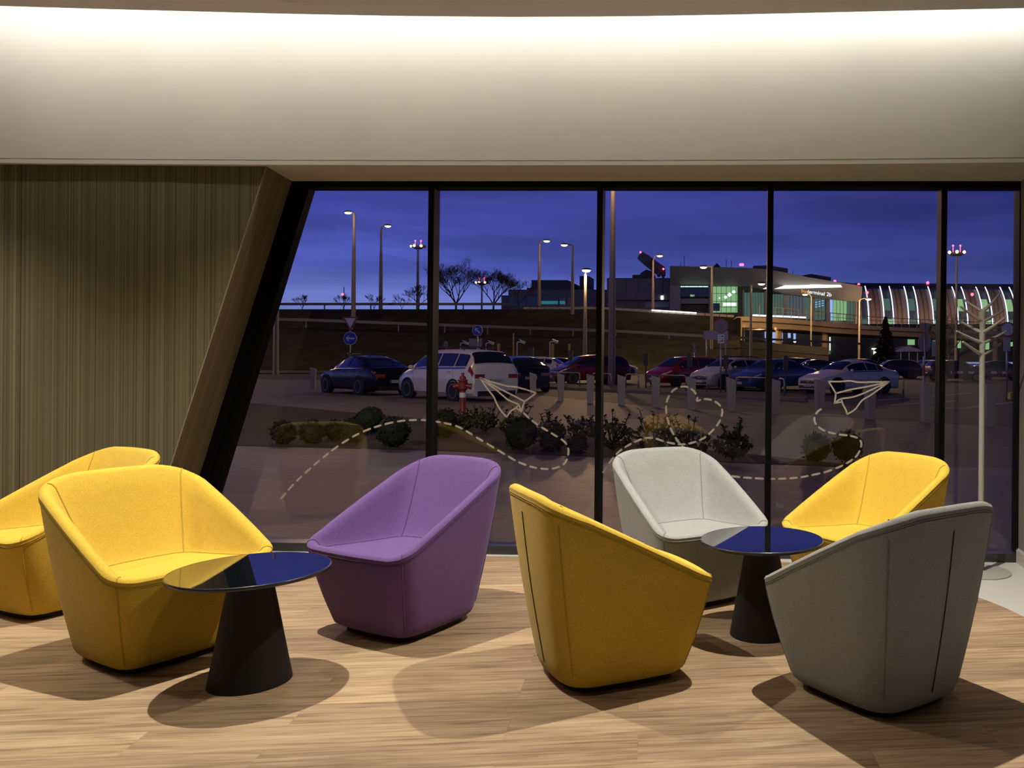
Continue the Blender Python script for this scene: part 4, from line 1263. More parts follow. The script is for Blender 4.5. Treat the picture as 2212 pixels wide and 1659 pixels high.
def sprig_shrub(px, py, h, label):
    p = gnd(px, py, .02)
    t = thing('leafy_shrub', label, 'shrub', p, 0, 'leafy shrubs in the planting bed')
    mb = MB(); lf = MB(); bs = MB()
    for k in range(7):
        a = random.uniform(0, 2 * PI); q = random.uniform(.08, .34); hh = h * random.uniform(.72, 1.05)
        tip = Vector((math.cos(a) * q * 1.25, math.sin(a) * q, hh))
        pp = [Vector((0, 0, 0)), Vector((math.cos(a) * q * .6, math.sin(a) * q * .5, hh * .45)), tip]
        mb.tube(pp, [.014, .011, .006], 5)
        for j in range(16):
            f = random.uniform(.45, 1); c = pp[1].lerp(tip, (f - .45) / .55)
            b = random.uniform(0, 2 * PI); v = Vector((math.cos(b), math.sin(b), random.uniform(.1, .9))).normalized() * random.uniform(.06, .10)
            s = v.cross(Vector((0, 0, 1))).normalized() * .026
            lf.add([c, c + v * .5 + s, c + v, c + v * .5 - s], [(0, 1, 2, 3)])
    leaf_cloud(lf, (0, 0, h * .38), h * .36, 240, .05, (1.35, 1, .85))
    mb.build('stem', M_bark, t); lf.build('foliage', M_dleaf2, t)
for px, py, r, lb in ((612, 962, .20, 'first round shrub from the slanted frame'), (674, 960, .2, 'second round shrub from the slanted frame'), (724, 953, .18, 'third round shrub from the slanted frame'), (766, 958, .22, 'dark round shrub behind the rising dashed line'),
                      (800, 938, .26, 'round shrub under the crest of the dashed arch'), (850, 968, .26, 'round shrub left of the first mullion'), (1126, 974, .27, 'round shrub under the left paper plane'), (1192, 979, .19, 'round shrub inside the first dashed bend'), (1247, 984, .15, 'round shrub just left of the second mullion'),
                      (960, 948, .27, 'round shrub beside the foot of the hydrant'), (1762, 1000, .21, 'left one of the two round shrubs behind the right yellow armchair'), (1830, 1000, .23, 'right one of the two round shrubs behind the right yellow armchair')):
    ball_shrub(px, py, r, lb)
for px, py, h, lb in ((1048, 934, .5, 'leafy shrub right of the hydrant'), (1112, 948, .55, 'leafy shrub under the tail of the left paper plane'), (1190, 960, .52, 'leafy shrub crossed by the falling dashed line'), (1258, 955, .52, 'leafy shrub against the second mullion, left side'),
                      (1326, 978, .62, 'leafy shrub right of the second mullion'), (1412, 984, .66, 'leafy shrub behind the top of the light grey armchair'), (1492, 992, .60, 'leafy shrub under the dashed loop'), (1582, 998, .58, 'leafy shrub left of the third mullion'), (1008, 930, .40, 'leafy shrub at the foot of the hydrant')):
    sprig_shrub(px, py, h, lb)

# ---------------------------------------------------------------- bollards, hoops, hydrant
M_boll = mat('bollard_concrete', (.27, .245, .225), .85, noise=.08, nscale=6)
bl = [(676, 841), (1151, 864), (1211, 867.5), (1275, 871.5), (1342, 875.5), (1416, 880), (1493, 885), (1579, 889), (1674, 895), (1770, 898), (1879, 906), (2000, 914), (2134, 921.5)]
names_ = ['left of the black saloon', 'right of the white van', 'before the rear of the white hatchback', 'left of the second mullion', 'right of the thick lamp pole', 'before the maroon car', 'under the dashed loop', 'before the silver estate car', 'at the third mullion',
          'before the white saloon', 'under the right paper plane', 'left of the fourth mullion', 'behind the coat stand pole']
for (px, py), nm in zip(bl, names_):
    p = gnd(px, py, .0)
    t = thing('bollard', 'tapered concrete bollard ' + nm, 'bollard', p, 0.25, 'tapered concrete bollards')
    mb = MB()
    mb.hexa([(-.085, -.1, -.02), (.085, -.1, -.02), (.085, .1, -.02), (-.085, .1, -.02)], [(-.115, -.11, .93), (.115, -.11, .86), (.115, .11, .86), (-.115, .11, .93)])
    mb.build('shaft', M_boll, t)
    mb = MB(); mb.box((0, 0, -.005), (.2, .22, .03)); mb.build('foot', M_kerb, t)
def hoop(px0, px1, py0, py1, lab):
    A, B = gnd(px0, py0), gnd(px1, py1); h = .72
    t = thing('hoop_rail', 'steel hoop rail ' + lab, 'hoop rail', A, 0, 'steel hoop rails')
    V = B - A; u = V.normalized()
    mb = MB(); mb.tube([(0, 0, 0), (0, 0, h - .12), u * .04 + Vector((0, 0, h - .03)), u * .13 + Vector((0, 0, h)), V - u * .13 + Vector((0, 0, h)), V - u * .04 + Vector((0, 0, h - .03)), V + Vector((0, 0, h - .12)), V], .03, 8)
    mb.build('tube', M_galv, t, smooth=True)
for a in ((1096, 1143, 831, 833, 'before the white hatchback'), (1158, 1252, 833.5, 838, 'before the red car'), (1280, 1320, 840, 842, 'left of the thick lamp pole'), (1352, 1379, 843, 844, 'right of the thick lamp pole'), (1424, 1482, 847, 849, 'before the maroon car'), (1500, 1527, 849.5, 851, 'before the silver estate car'), (1590, 1662, 855, 858, 'before the blue car'), (1682, 1694, 860, 862, 'between the blue and white cars')):
    hoop(*a)
M_hyd = mat('hydrant_red_paint', (.16, .016, .010), .45, noise=.12, nscale=9)
p = gnd(999, 922, 0)
t = thing('fire_hydrant', 'red fire hydrant with a white band in the planting bed', 'hydrant', p, .2)
k = (gnd(999, 922).y) / F_PX                                            # metres per pixel there
mb = MB(); mb.lathe([(.085, 0), (.075, .02), (.062, .04), (.062, .52), (.07, .525), (.07, .545), (.062, .55), (.062, .74)], 20); mb.build('standpipe', M_hyd, t, smooth=True, angle=35)
mb = MB(); mb.lathe([(.062, .74), (.10, .78), (.105, .90), (.085, .93), (.10, .945), (.10, .965), (.075, .98), (.06, 1.03), (.03, 1.05), (.03, 1.10), (.012, 1.105)], 20); mb.build('bonnet', M_hyd, t, smooth=True, angle=35)
for s in (-1, 1):
    mb = MB(); mb.lathe([(.05, .0), (.05, .06), (.062, .065), (.062, .11), (.02, .115)], 14, (s * .07, -.02, .84), Matrix.Rotation(s * PI / 2 * 1.1, 3, 'Y')); mb.build('outlet', M_hyd, t, smooth=True, angle=35)
mb = MB(); mb.lathe([(.0625, .60), (.066, .602), (.066, .70), (.0625, .702)], 20); mb.build('white_band', mat('white_band', (.5, .5, .5), .5), t, smooth=True, angle=35)

# ---------------------------------------------------------------- road signs
M_sblue = mat('sign_blue', (.012, .06, .42), .4, emis=(.012, .06, .42), estr=.0)
M_swhite = mat('sign_white', (.62, .60, .58), .45)
M_sred = mat('sign_red', (.30, .02, .02), .45)
M_sgrey = mat('sign_back_grey', (.22, .21, .23), .5)
M_sblack = mat('sign_black', (.02, .02, .02), .5)
def disc(mb, c, r, th, n=32, y=0.0):
    mb.prism([(c[0] + r * math.cos(2 * PI * k / n), c[1] + y, c[2] + r * math.sin(2 * PI * k / n)) for k in range(n)], (0, -th, 0))
def sign_post(px, py_base, d, z_top, label, name='road_sign', r=.03):
    a = at(px, py_base, d)
    t = thing(name, label, 'road sign', (a.x, a.y, GZ), 0, None)
    mb = MB(); mb.tube([(0, .03, 0), (0, .03, z_top - GZ)], r, 10); mb.build('post', M_galv, t, smooth=True)
    return t, Vector((a.x, a.y, GZ))
def loc(px, py, d, o_): return at(px, py, d) - o_
# give way + left arrow
d = 48.0; t, o_ = sign_post(756, 775, d, at(756, 700, d).z, 'give way triangle above a blue left arrow disc on one post')
def poly(mb, pts, d, o_, y, th=.006): mb.prism([loc(px, py, d, o_) + Vector((0, y, 0)) for px, py in pts], (0, -th, 0))
mb = MB(); poly(mb, [(739.5, 684), (774, 684.5), (757, 715)], d, o_, 0, .02); mb.build('give_way_border', M_sred, t)
mb = MB(); poly(mb, [(745, 687.2), (768.5, 687.6), (757, 708.5)], d, o_, -.022); mb.build('give_way_face', M_swhite, t)
def arrow_disc(t, px, py, rpx, d, o_, ang):
    c = loc(px, py, d, o_); r = rpx * d / F_PX
    mb = MB(); disc(mb, c, r, .02); mb.build('disc_rim', M_swhite, t)
    mb = MB(); disc(mb, c, r * .93, .006, y=-.021); f_ = mb.build('disc_face', M_sblue, t)
    S = r / 15
    P = [(-10, 0), (-3.5, 6), (-1.5, 6), (-5, 1.7), (10, 1.7), (10, -1.7), (-5, -1.7), (-1.5, -6), (-3.5, -6)]
    ca, sa = math.cos(ang), math.sin(ang)
    mb = MB(); mb.prism([c + Vector(((x * ca - y * sa) * S, -.028, (x * sa + y * ca) * S)) for x, y in P], (0, -.004, 0)); g = mb.build('arrow', M_swhite, f_)
arrow_disc(t, 756.5, 731, 14.5, d, o_, 0)
d = 55.0; t, o_ = sign_post(1031, 765, d, at(1031, 715, d).z, 'blue disc with an arrow pointing up and left above the white van')
arrow_disc(t, 1031.5, 714, 11.5, d, o_, -45 * D2R)
mb = MB(); poly(mb, [(1013, 731), (1040.5, 731), (1040.5, 749), (1013, 749)], d, o_, .05, .02); mb.build('back_plate', M_sgrey, t)
# no stopping
d = 32.5; t, o_ = sign_post(1556.5, 848, d, at(1557, 705, d).z, 'no stopping disc with two white plates beside the third mullion', r=.035)
c = loc(1557.5, 704, d, o_); r = 12.2 * d / F_PX
def oval(mb, c, r, th, y): mb.prism([(c.x + r * math.cos(2 * PI * k / 32), c.y + y, c.z + r * 1.35 * math.sin(2 * PI * k / 32)) for k in range(32)], (0, -th, 0))
mb = MB(); disc(mb, c, r * 1.3, .02); mb.build('disc_rim', M_sred, t)
mb = MB(); disc(mb, c, r * 1.06, .006, y=-.021); f_ = mb.build('disc_face', mat('sign_dark_blue', (.02, .03, .14), .4), t)
mb = MB()
for s in (-1, 1):
    q = [Vector((-1, s * 1, 0)), Vector((1, -s * 1, 0))]
    a, b = c + Vector((-.74 * r, -.028, s * .74 * r)), c + Vector((.74 * r, -.028, -s * .74 * r)); n = Vector((s, 0, 1)).normalized() * r * .09
    mb.prism([a - n, b - n, b + n, a + n], (0, -.004, 0))
mb.build('cross', M_sred, f_)
for i, (y0, y1) in enumerate(((722, 731), (732, 741.5))):
    mb = MB(); poly(mb, [(1550.5, y0), (1564.5, y0), (1564.5, y1), (1550.5, y1)], d, o_, 0, .015); f_ = mb.build('plate', M_swhite, t)
    mb = MB(); yc = (y0 + y1) / 2
    if i == 0:
        poly(mb, [(1552, yc), (1554, yc - 1.2), (1554, yc - .4), (1556, yc - .4), (1556, yc + .4), (1554, yc + .4), (1554, yc + 1.2)], d, o_, -.017, .003)
        poly(mb, [(1558, yc - 1), (1560, yc - 1.8), (1562, yc - 1), (1563.5, yc - .6), (1563.5, yc + 1), (1558, yc + 1)], d, o_, -.017, .003)
    else:
        poly(mb, [(1554, yc - .5), (1560, yc - 1.6), (1562.5, yc - 1.2), (1562.5, yc + .6), (1554.5, yc + 1.4)], d, o_, -.017, .003)
        poly(mb, [(1552, yc + 2), (1555, yc + 1.6), (1555, yc + 3), (1552, yc + 3.2)], d, o_, -.017, .003)
        poly(mb, [(1559, yc - 3.6), (1562, yc - 3.9), (1562, yc - 2.2), (1560, yc - 2.2)], d, o_, -.017, .003)
    mb.build('pictogram', M_sblack, f_)
# back of a large panel
d = 62.0; t, o_ = sign_post(1526, 780, d, at(1526, 718, d).z, 'blank pale back of a wide road panel behind the no stopping sign', r=.05)
mb = MB(); poly(mb, [(1519.5, 714.5), (1573, 714.5), (1573, 733.5), (1519.5, 733.5)], d, o_, 0, .03); mb.build('panel', mat('panel_back', (.36, .33, .40), .5), t)
mb = MB(); p1 = loc(1568, 733, d, o_); mb.tube([(p1.x, .05, 0), (p1.x, .05, p1.z)], .05, 8); mb.build('post', M_galv, t)
mb = MB(); poly(mb, [(1519.5, 716), (1522, 714.5), (1522, 733.5), (1519.5, 732)], d, o_, -.031, .01); mb.build('panel_edge', M_sgrey, t)
# no entry for vehicles disc at the right
d = 30.0; t, o_ = sign_post(2175, 860, d, at(2175, 700, d).z, 'round white sign with a red ring behind the coat stand', r=.035)
c = loc(2176, 711.5, d, o_); r = 16.2 * d / F_PX
mb = MB(); disc(mb, c, r, .02); mb.build('disc_rim', M_sred, t)
mb = MB(); disc(mb, c, r * .82, .006, y=-.021); mb.build('disc_face', M_swhite, t)
mb = MB(); poly(mb, [(2167.5, 730), (2182.5, 730), (2182.5, 758), (2167.5, 758)], d, o_, 0, .015); mb.build('plate', mat('pale_plate', (.36, .34, .36), .5), t)
# backs of two signs on one post
d = 42.0; t, o_ = sign_post(1997, 815, d, at(1997, 697, d).z, 'grey backs of a triangle and a disc on one post left of the coat stand')
mb = MB(); poly(mb, [(1987, 698), (2012, 699), (2001, 718)], d, o_, .06, .02); mb.build('triangle_back', M_sgrey, t)
c = loc(1998, 740, d, o_); mb = MB(); mb.prism([(c.x + .33 * math.cos(2 * PI * k / 28), .06, c.z + .48 * math.sin(2 * PI * k / 28)) for k in range(28)], (0, -.02, 0)); mb.build('round_back', M_sgrey, t)
# small sign backs further off
for px, y0, y1, yb, d, lb in ((963, 736, 753, 775, 60, 'small oval grey sign back above the roof of the white van'), (1691.5, 0, 0, 0, 0, '')):
    if not lb: continue
    t, o_ = sign_post(px, yb, d, at(px, y1, d).z, lb)
    c = loc(px, (y0 + y1) / 2, d, o_); mb = MB(); mb.prism([(c.x + .16 * math.cos(2 * PI * k / 20), 0, c.z + .28 * math.sin(2 * PI * k / 20)) for k in range(20)], (0, -.02, 0)); mb.build('round_back', M_sgrey, t)
d = 70; t, o_ = sign_post(1499.5, 775, d, at(1499.5, 744, d).z, 'small round warning sign on a flared post behind the maroon car')
c = loc(1499.5, 745, d, o_); mb = MB(); disc(mb, c, .16, .02); mb.build('disc_face', M_sgrey, t)
mb = MB(); poly(mb, [(1499.5, 749), (1503.5, 761), (1495.5, 761)], d, o_, 0, .03); mb.build('triangle_face', M_sgrey, t)
for px, lb in ((1607.5, 'round sign under the raised road nearest the wing wall'), (1675, 'round sign under the raised road right of the third mullion')):
    d = 96; t, o_ = sign_post(px, 735, d, at(px, 702, d).z, lb)
    c = loc(px, 704 if px < 1650 else 710, d, o_); mb = MB(); disc(mb, c, .17, .02); mb.build('disc_face', mat('sand_sign', (.5, .38, .2), .5), t)
# cameras on posts and yellow posts behind the van
M_yp = mat('yellow_post', (.50, .33, .05), .6)
M_cam = mat('white_camera', (.55, .53, .50), .5)
for px, yt, yb, d, lb in ((1117, 739, 775, 58, 'right of the white van'), (1188, 738, 775, 58, 'above the white hatchback'), (995, 741, 768, 60, 'above the middle of the van roof'), (1050, 741, 768, 60, 'above the rear of the van roof')):
    a = at(px, yb, d); t = thing('camera_post', 'white camera on a thin post ' + lb, 'camera post', (a.x, a.y, GZ), 0, 'white cameras on posts')
    H = at(px, yt, d).z - GZ
    mb = MB(); mb.tube([(0, 0, 0), (0, 0, H - .05), (.05, 0, H), (.2, 0, H)], .045, 8); mb.build('post', M_cam, t, smooth=True)
    mb = MB(); mb.box((.38, 0, H), (.36, .15, .15), M=Matrix.Rotation(.35, 3, 'Y')); mb.build('camera_body', M_cam, t)
    mb = MB(); mb.box((.36, 0, H + .10), (.46, .2, .03), M=Matrix.Rotation(.35, 3, 'Y')); mb.build('sun_hood', M_cam, t)
for px, yt, yb, d, lb in ((1034, 740, 778, 57, 'behind the van roof'), (1077, 742, 778, 57, 'above the rear corner of the van'), (1193.5, 743, 790, 60, 'right of the camera above the white hatchback'), (1229.5, 743, 790, 60, 'above the red car'), (1770, 823, 855, 30, 'before the white saloon door'), (1951, 818, 850, 31, 'right of the nose of the right paper plane'), (1903, 820, 852, 31, 'beside the rear of the white saloon')):
    a = at(px, yb, d); t = thing('marker_post', 'slim yellow post ' + lb, 'marker post', (a.x, a.y, GZ), 0, 'slim yellow posts')
    H = at(px, yt, d).z - GZ
    mb = MB(); mb.tube([(0, 0, H * .45 if d < 40 else 0), (0, 0, H)], .035 if d < 40 else .09, 10); mb.build('yellow_sleeve', M_yp, t, smooth=True, angle=40)
    if d < 40:
        mb = MB(); mb.tube([(0, 0, 0), (0, 0, H * .46)], .035, 10); mb.build('black_sleeve', M_sblack, t, smooth=True, angle=40)
a = at(1109, 775, 62); t = thing('tall_post', 'tall thin orange-lit post right of the van', 'post', (a.x, a.y, GZ))
mb = MB(); mb.tube([(0, 0, 0), (0, 0, at(1108, 720, 62).z - GZ)], .05, 8); mb.build('shaft', M_yp, t)
for px, y0, y1, d, lb in ((1395, 763, 838, 37, 'before the far white hatchback'), (1489, 763, 820, 34, 'before the windscreen of the maroon car'), (1568, 767, 815, 33, 'beside the no stopping post'), (1232, 757, 800, 44, 'before the red car'), (1147, 750, 800, 44, 'before the white hatchback'), (1697, 768, 830, 31, 'before the blue car')):
    a = at(px, y1, d); t = thing('pay_unit', 'dark parking column on a stem ' + lb, 'parking column', (a.x, a.y, GZ), 0, 'dark parking columns')
    H = at(px, y0, d).z - GZ; wd = 10.5 * d / F_PX
    mb = MB(); mb.tube([(0, 0, 0), (0, 0, H - .5)], .03, 8); mb.build('stem', M_dkst, t)
    mb = MB(); mb.box((0, 0, H - .28), (wd, .16, .56)); mb.build('housing', mat('dark_housing', (.028, .022, .022), .6), t)
# barrier arm
d = 31; a = at(2190, 870, d)
t = thing('barrier', 'red and white barrier arm across the lane behind the coat stand', 'barrier', (a.x, a.y, GZ))
z = at(2050, 804, d).z - GZ; x0 = at(2054, 804, d).x - a.x; x1 = at(2200, 806, d).x - a.x
mb = MB(); mb.box(((x0 + x1) / 2, 0, z), (x1 - x0, .05, .085)); mb.build('arm', M_swhite, t)
mb = MB()
for i in range(6):
    xx = x0 + (x1 - x0) * (i + .3) / 6; mb.box((xx, -.001, z), ((x1 - x0) / 12, .054, .087))
mb.build('red_band', M_sred, t)
mb = MB(); mb.box((x1 + .1, .05, .55), (.34, .34, 1.1)); mb.build('cabinet', M_dkst, t)
mb = MB(); mb.box((x1 + .05, -.05, .12), (.9, .5, .24)); mb.build('yellow_plinth', M_yp, t)
d = 30; a = at(1995, 822, d); t = thing('signal_post', 'thin post with a red and white tip left of the fourth mullion', 'post', (a.x, a.y, GZ))
H = at(1995, 770, d).z - GZ; mb = MB(); mb.tube([(0, 0, 0), (0, 0, H)], .03, 8); mb.build('shaft', M_swhite, t)
mb = MB(); mb.tube([(0, 0, H * .55), (0, 0, H * .8)], .033, 8); mb.build('red_band', M_sred, t)
# ---------------------------------------------------------------- light outside
WARM = (1, .60, .27)
def at_lamp(px, py, d): return at(px, py, d)
point('street_light', at(1322, 330, 38.5), 1300, WARM)
point('street_light', at(200, 420, 60), 7000, WARM)
for px, py, d, p in ((752, 470, 90, 350), (1181, 532, 101, 500), (1425, 564, 100, 900), (1519, 590, 82, 260), (1645, 625, 82, 260), (1737, 645, 92, 3400), (1876, 658, 92, 3800), (2050, 560, 90, 1200)):
    point('street_light', at(px, py, d), p, WARM)
for x, p in ((-8.5, 5), (-4.0, 1.8), (0.5, .3)):  # unseen lights added on the facade to brighten the slabs
    area('added_facade_fill', (x, 5.75, 3.6), (x - .6, 9.5, GZ), .6, .2, p, (1, .80, .72), 150)
point('street_light', (-11, 22, 7.0), 420, WARM)  # added lamp out of view, on no post, to warm the bollards
for px, d, p in ((1640, 150, 380), (1760, 158, 380), (1830, 164, 320)):
    point('canopy_floodlight', at(px, 672, d), p, (1, .85, .62), .4)
for px in (1890, 1990, 2090, 2190):
    point('deck_light', at(px, 690, 176), 1500, (1, .62, .33), .4)
for px, d in ((1640, 110), (1730, 118), (1840, 124)):
    point('undercroft_light', at(px, 712, d), 650, WARM, .3)
for x, tx, p in ((-5.5, -9, 75), (-1.5, -1.5, 38), (2.0, 4, 13)):  # added fill from the building side, warms the bollards and cars
    area('added_facade_fill', (x, 5.8, 4.2), (tx, 26, GZ), .5, .2, p, (1, .80, .62), 70)
a = at(1717, 737, 92)
t = thing('rail_light', 'small bright white light at the rail under the raised road', 'lamp', (a.x, a.y, GZ))
mb = MB(); mb.tube([(0, 0, 0), (0, 0, a.z - GZ - .1)], .05, 8); mb.build('post', M_dkst, t)
mb = MB(); mb.ball((0, 0, a.z - GZ), .16, 10, 8); mb.build('lamp_glass', M_white_l, t)
# ---------------------------------------------------------------- parked cars
def interp(tbl, x):
    """monotone-ish smooth interpolation through (x, values...)"""
    n = len(tbl)
    if x <= tbl[0][0]: return tbl[0][1:]
    for i in range(n - 1):
        if tbl[i][0] <= x <= tbl[i + 1][0]:
            t = (x - tbl[i][0]) / (tbl[i + 1][0] - tbl[i][0])
            t = t * t * (3 - 2 * t) * .5 + t * .5
            return tuple(a + (b - a) * t for a, b in zip(tbl[i][1:], tbl[i + 1][1:]))
    return tbl[-1][1:]
# station: x from the nose (fraction of the length), top height, half width at top, belt height, half width at belt (fractions of H, W/2)
SHAPES = {
 'saloon': dict(L=4.75, H=1.45, W=1.83, wb=2.75, fo=.92, glass=(.255, .915), roof=(.43, .70), st=[(0, .40, .62, .36, .70), (.012, .46, .74, .41, .82), (.05, .50, .80, .47, .91), (.14, .585, .82, .54, .96), (.25, .66, .82, .62, .985), (.30, .76, .74, .635, 1), (.36, .88, .68, .645, 1), (.43, .965, .645, .65, 1), (.52, 1.0, .64, .655, 1), (.62, .985, .64, .66, 1), (.70, .94, .645, .665, 1), (.78, .86, .67, .67, 1), (.85, .765, .72, .675, .985), (.90, .72, .78, .67, .97), (.97, .70, .78, .64, .93), (.99, .63, .76, .58, .88), (1, .50, .70, .46, .82)]),
 'hatch': dict(L=4.3, H=1.48, W=1.78, wb=2.62, fo=.85, glass=(.25, .945), roof=(.42, .86), st=[(0, .40, .62, .36, .72), (.015, .47, .74, .42, .84), (.06, .53, .80, .49, .92), (.15, .61, .82, .56, .96), (.25, .675, .82, .63, .985), (.30, .77, .75, .64, 1), (.36, .88, .69, .65, 1), (.42, .96, .655, .655, 1), (.52, 1.0, .645, .66, 1), (.65, 1.0, .645, .67, 1), (.78, .975, .65, .68, 1), (.86, .945, .66, .69, .99), (.91, .86, .70, .69, .975), (.955, .76, .74, .68, .95), (.985, .66, .77, .60, .90), (1, .48, .72, .44, .82)]),
 'van': dict(L=4.82, H=1.68, W=1.88, wb=2.85, fo=.95, glass=(.18, .965), roof=(.37, .90), st=[(0, .36, .62, .32, .72), (.015, .43, .74, .38, .84), (.06, .50, .80, .45, .92), (.13, .575, .82, .52, .96), (.19, .635, .82, .575, .985), (.25, .745, .76, .59, 1), (.31, .86, .71, .60, 1), (.37, .95, .68, .605, 1), (.48, .995, .67, .61, 1), (.62, 1.0, .67, .615, 1), (.78, .99, .67, .62, 1), (.90, .965, .68, .63, .99), (.94, .88, .72, .63, .975), (.97, .74, .78, .62, .95), (.99, .60, .80, .54, .92), (1, .44, .76, .40, .86)]),
}
def car_section(S, x):
    zt, wt, zb, wbt = interp(S['st'], x)
    H, W = S['H'], S['W'] / 2
    zt, zb, wt, wbt = zt * H, zb * H, wt * W, wbt * W
    z0 = .19; wl = wbt * .96
    return [(0, z0), (wl * .9, z0), (wl, z0 + .09), (wbt * 1.0, (z0 + zb) * .52), (wbt * .995, zb - .06), (wbt * .97, zb), (wt + (wbt * .97 - wt) * .1, zb + (zt - zb) * .86), (wt * .86, zt - .006), (wt * .45, zt + .012), (0, zt + .018)]
def sec_pt(sec, s):
    i = min(int(s), len(sec) - 2); f = s - i
    return sec[i][0] + (sec[i + 1][0] - sec[i][0]) * f, sec[i][1] + (sec[i + 1][1] - sec[i][1]) * f
M_cglass = mat('car_window_glass', (.012, .016, .028), .05, spec=.9, coat=.5)
M_tyre = mat('tyre_rubber', (.012, .012, .012), .8)
M_alloy = mat('alloy_wheel', (.26, .26, .28), .35, metal=.6)
M_hl = mat('headlamp_glass', (.45, .47, .5), .08, spec=.9, coat=.8)
M_tl = mat('tail_lamp_red', (.22, .008, .012), .12, spec=.8, coat=.6)
M_trim = mat('black_plastic_trim', (.015, .015, .016), .5)
M_chrome = mat('chrome_trim', (.6, .6, .62), .12, metal=1)
M_plate = mat('number_plate', (.42, .42, .40), .5)
M_ptxt = mat('plate_letters', (.02, .02, .025), .6)
PAINT = {}
def paint(name, col):
    if name not in PAINT: PAINT[name] = mat(name, col, .25, spec=.4, coat=.5)
    if name == 'black_paint':
        b = PAINT[name].node_tree.nodes['Principled BSDF']; b.inputs['Coat Weight'].default_value = .12; b.inputs['Specular IOR Level'].default_value = .25
    return PAINT[name]
CACHE = {}
def patch(S, x0, x1, s0, s1, side, nx=8, ns=4, off=.006):
    """a pane that follows the bodywork between stations; side +1, -1 or 0 for across"""
    rows = []
    for i in range(nx + 1):
        x = x0 + (x1 - x0) * i / nx; sec = car_section(S, x); r = []
        rng = [s0 + (s1 - s0) * k / ns for k in range(ns + 1)]
        if side == 0:
            pts = [(-1, s) for s in rng] + [(1, s) for s in rng[::-1][1:]]
        else: pts = [(side, s) for s in rng]
        for sg, s in pts:
            y, z = sec_pt(sec, s)
            sx = -off if side == 0 and x > .6 else off if side == 0 else 0
            r.append(Vector((S['L'] * (.5 - x) + sx, sg * (y + (off if side else 0)), z + (off if side == 0 else off * .3))))
        rows.append(r)
    return rows
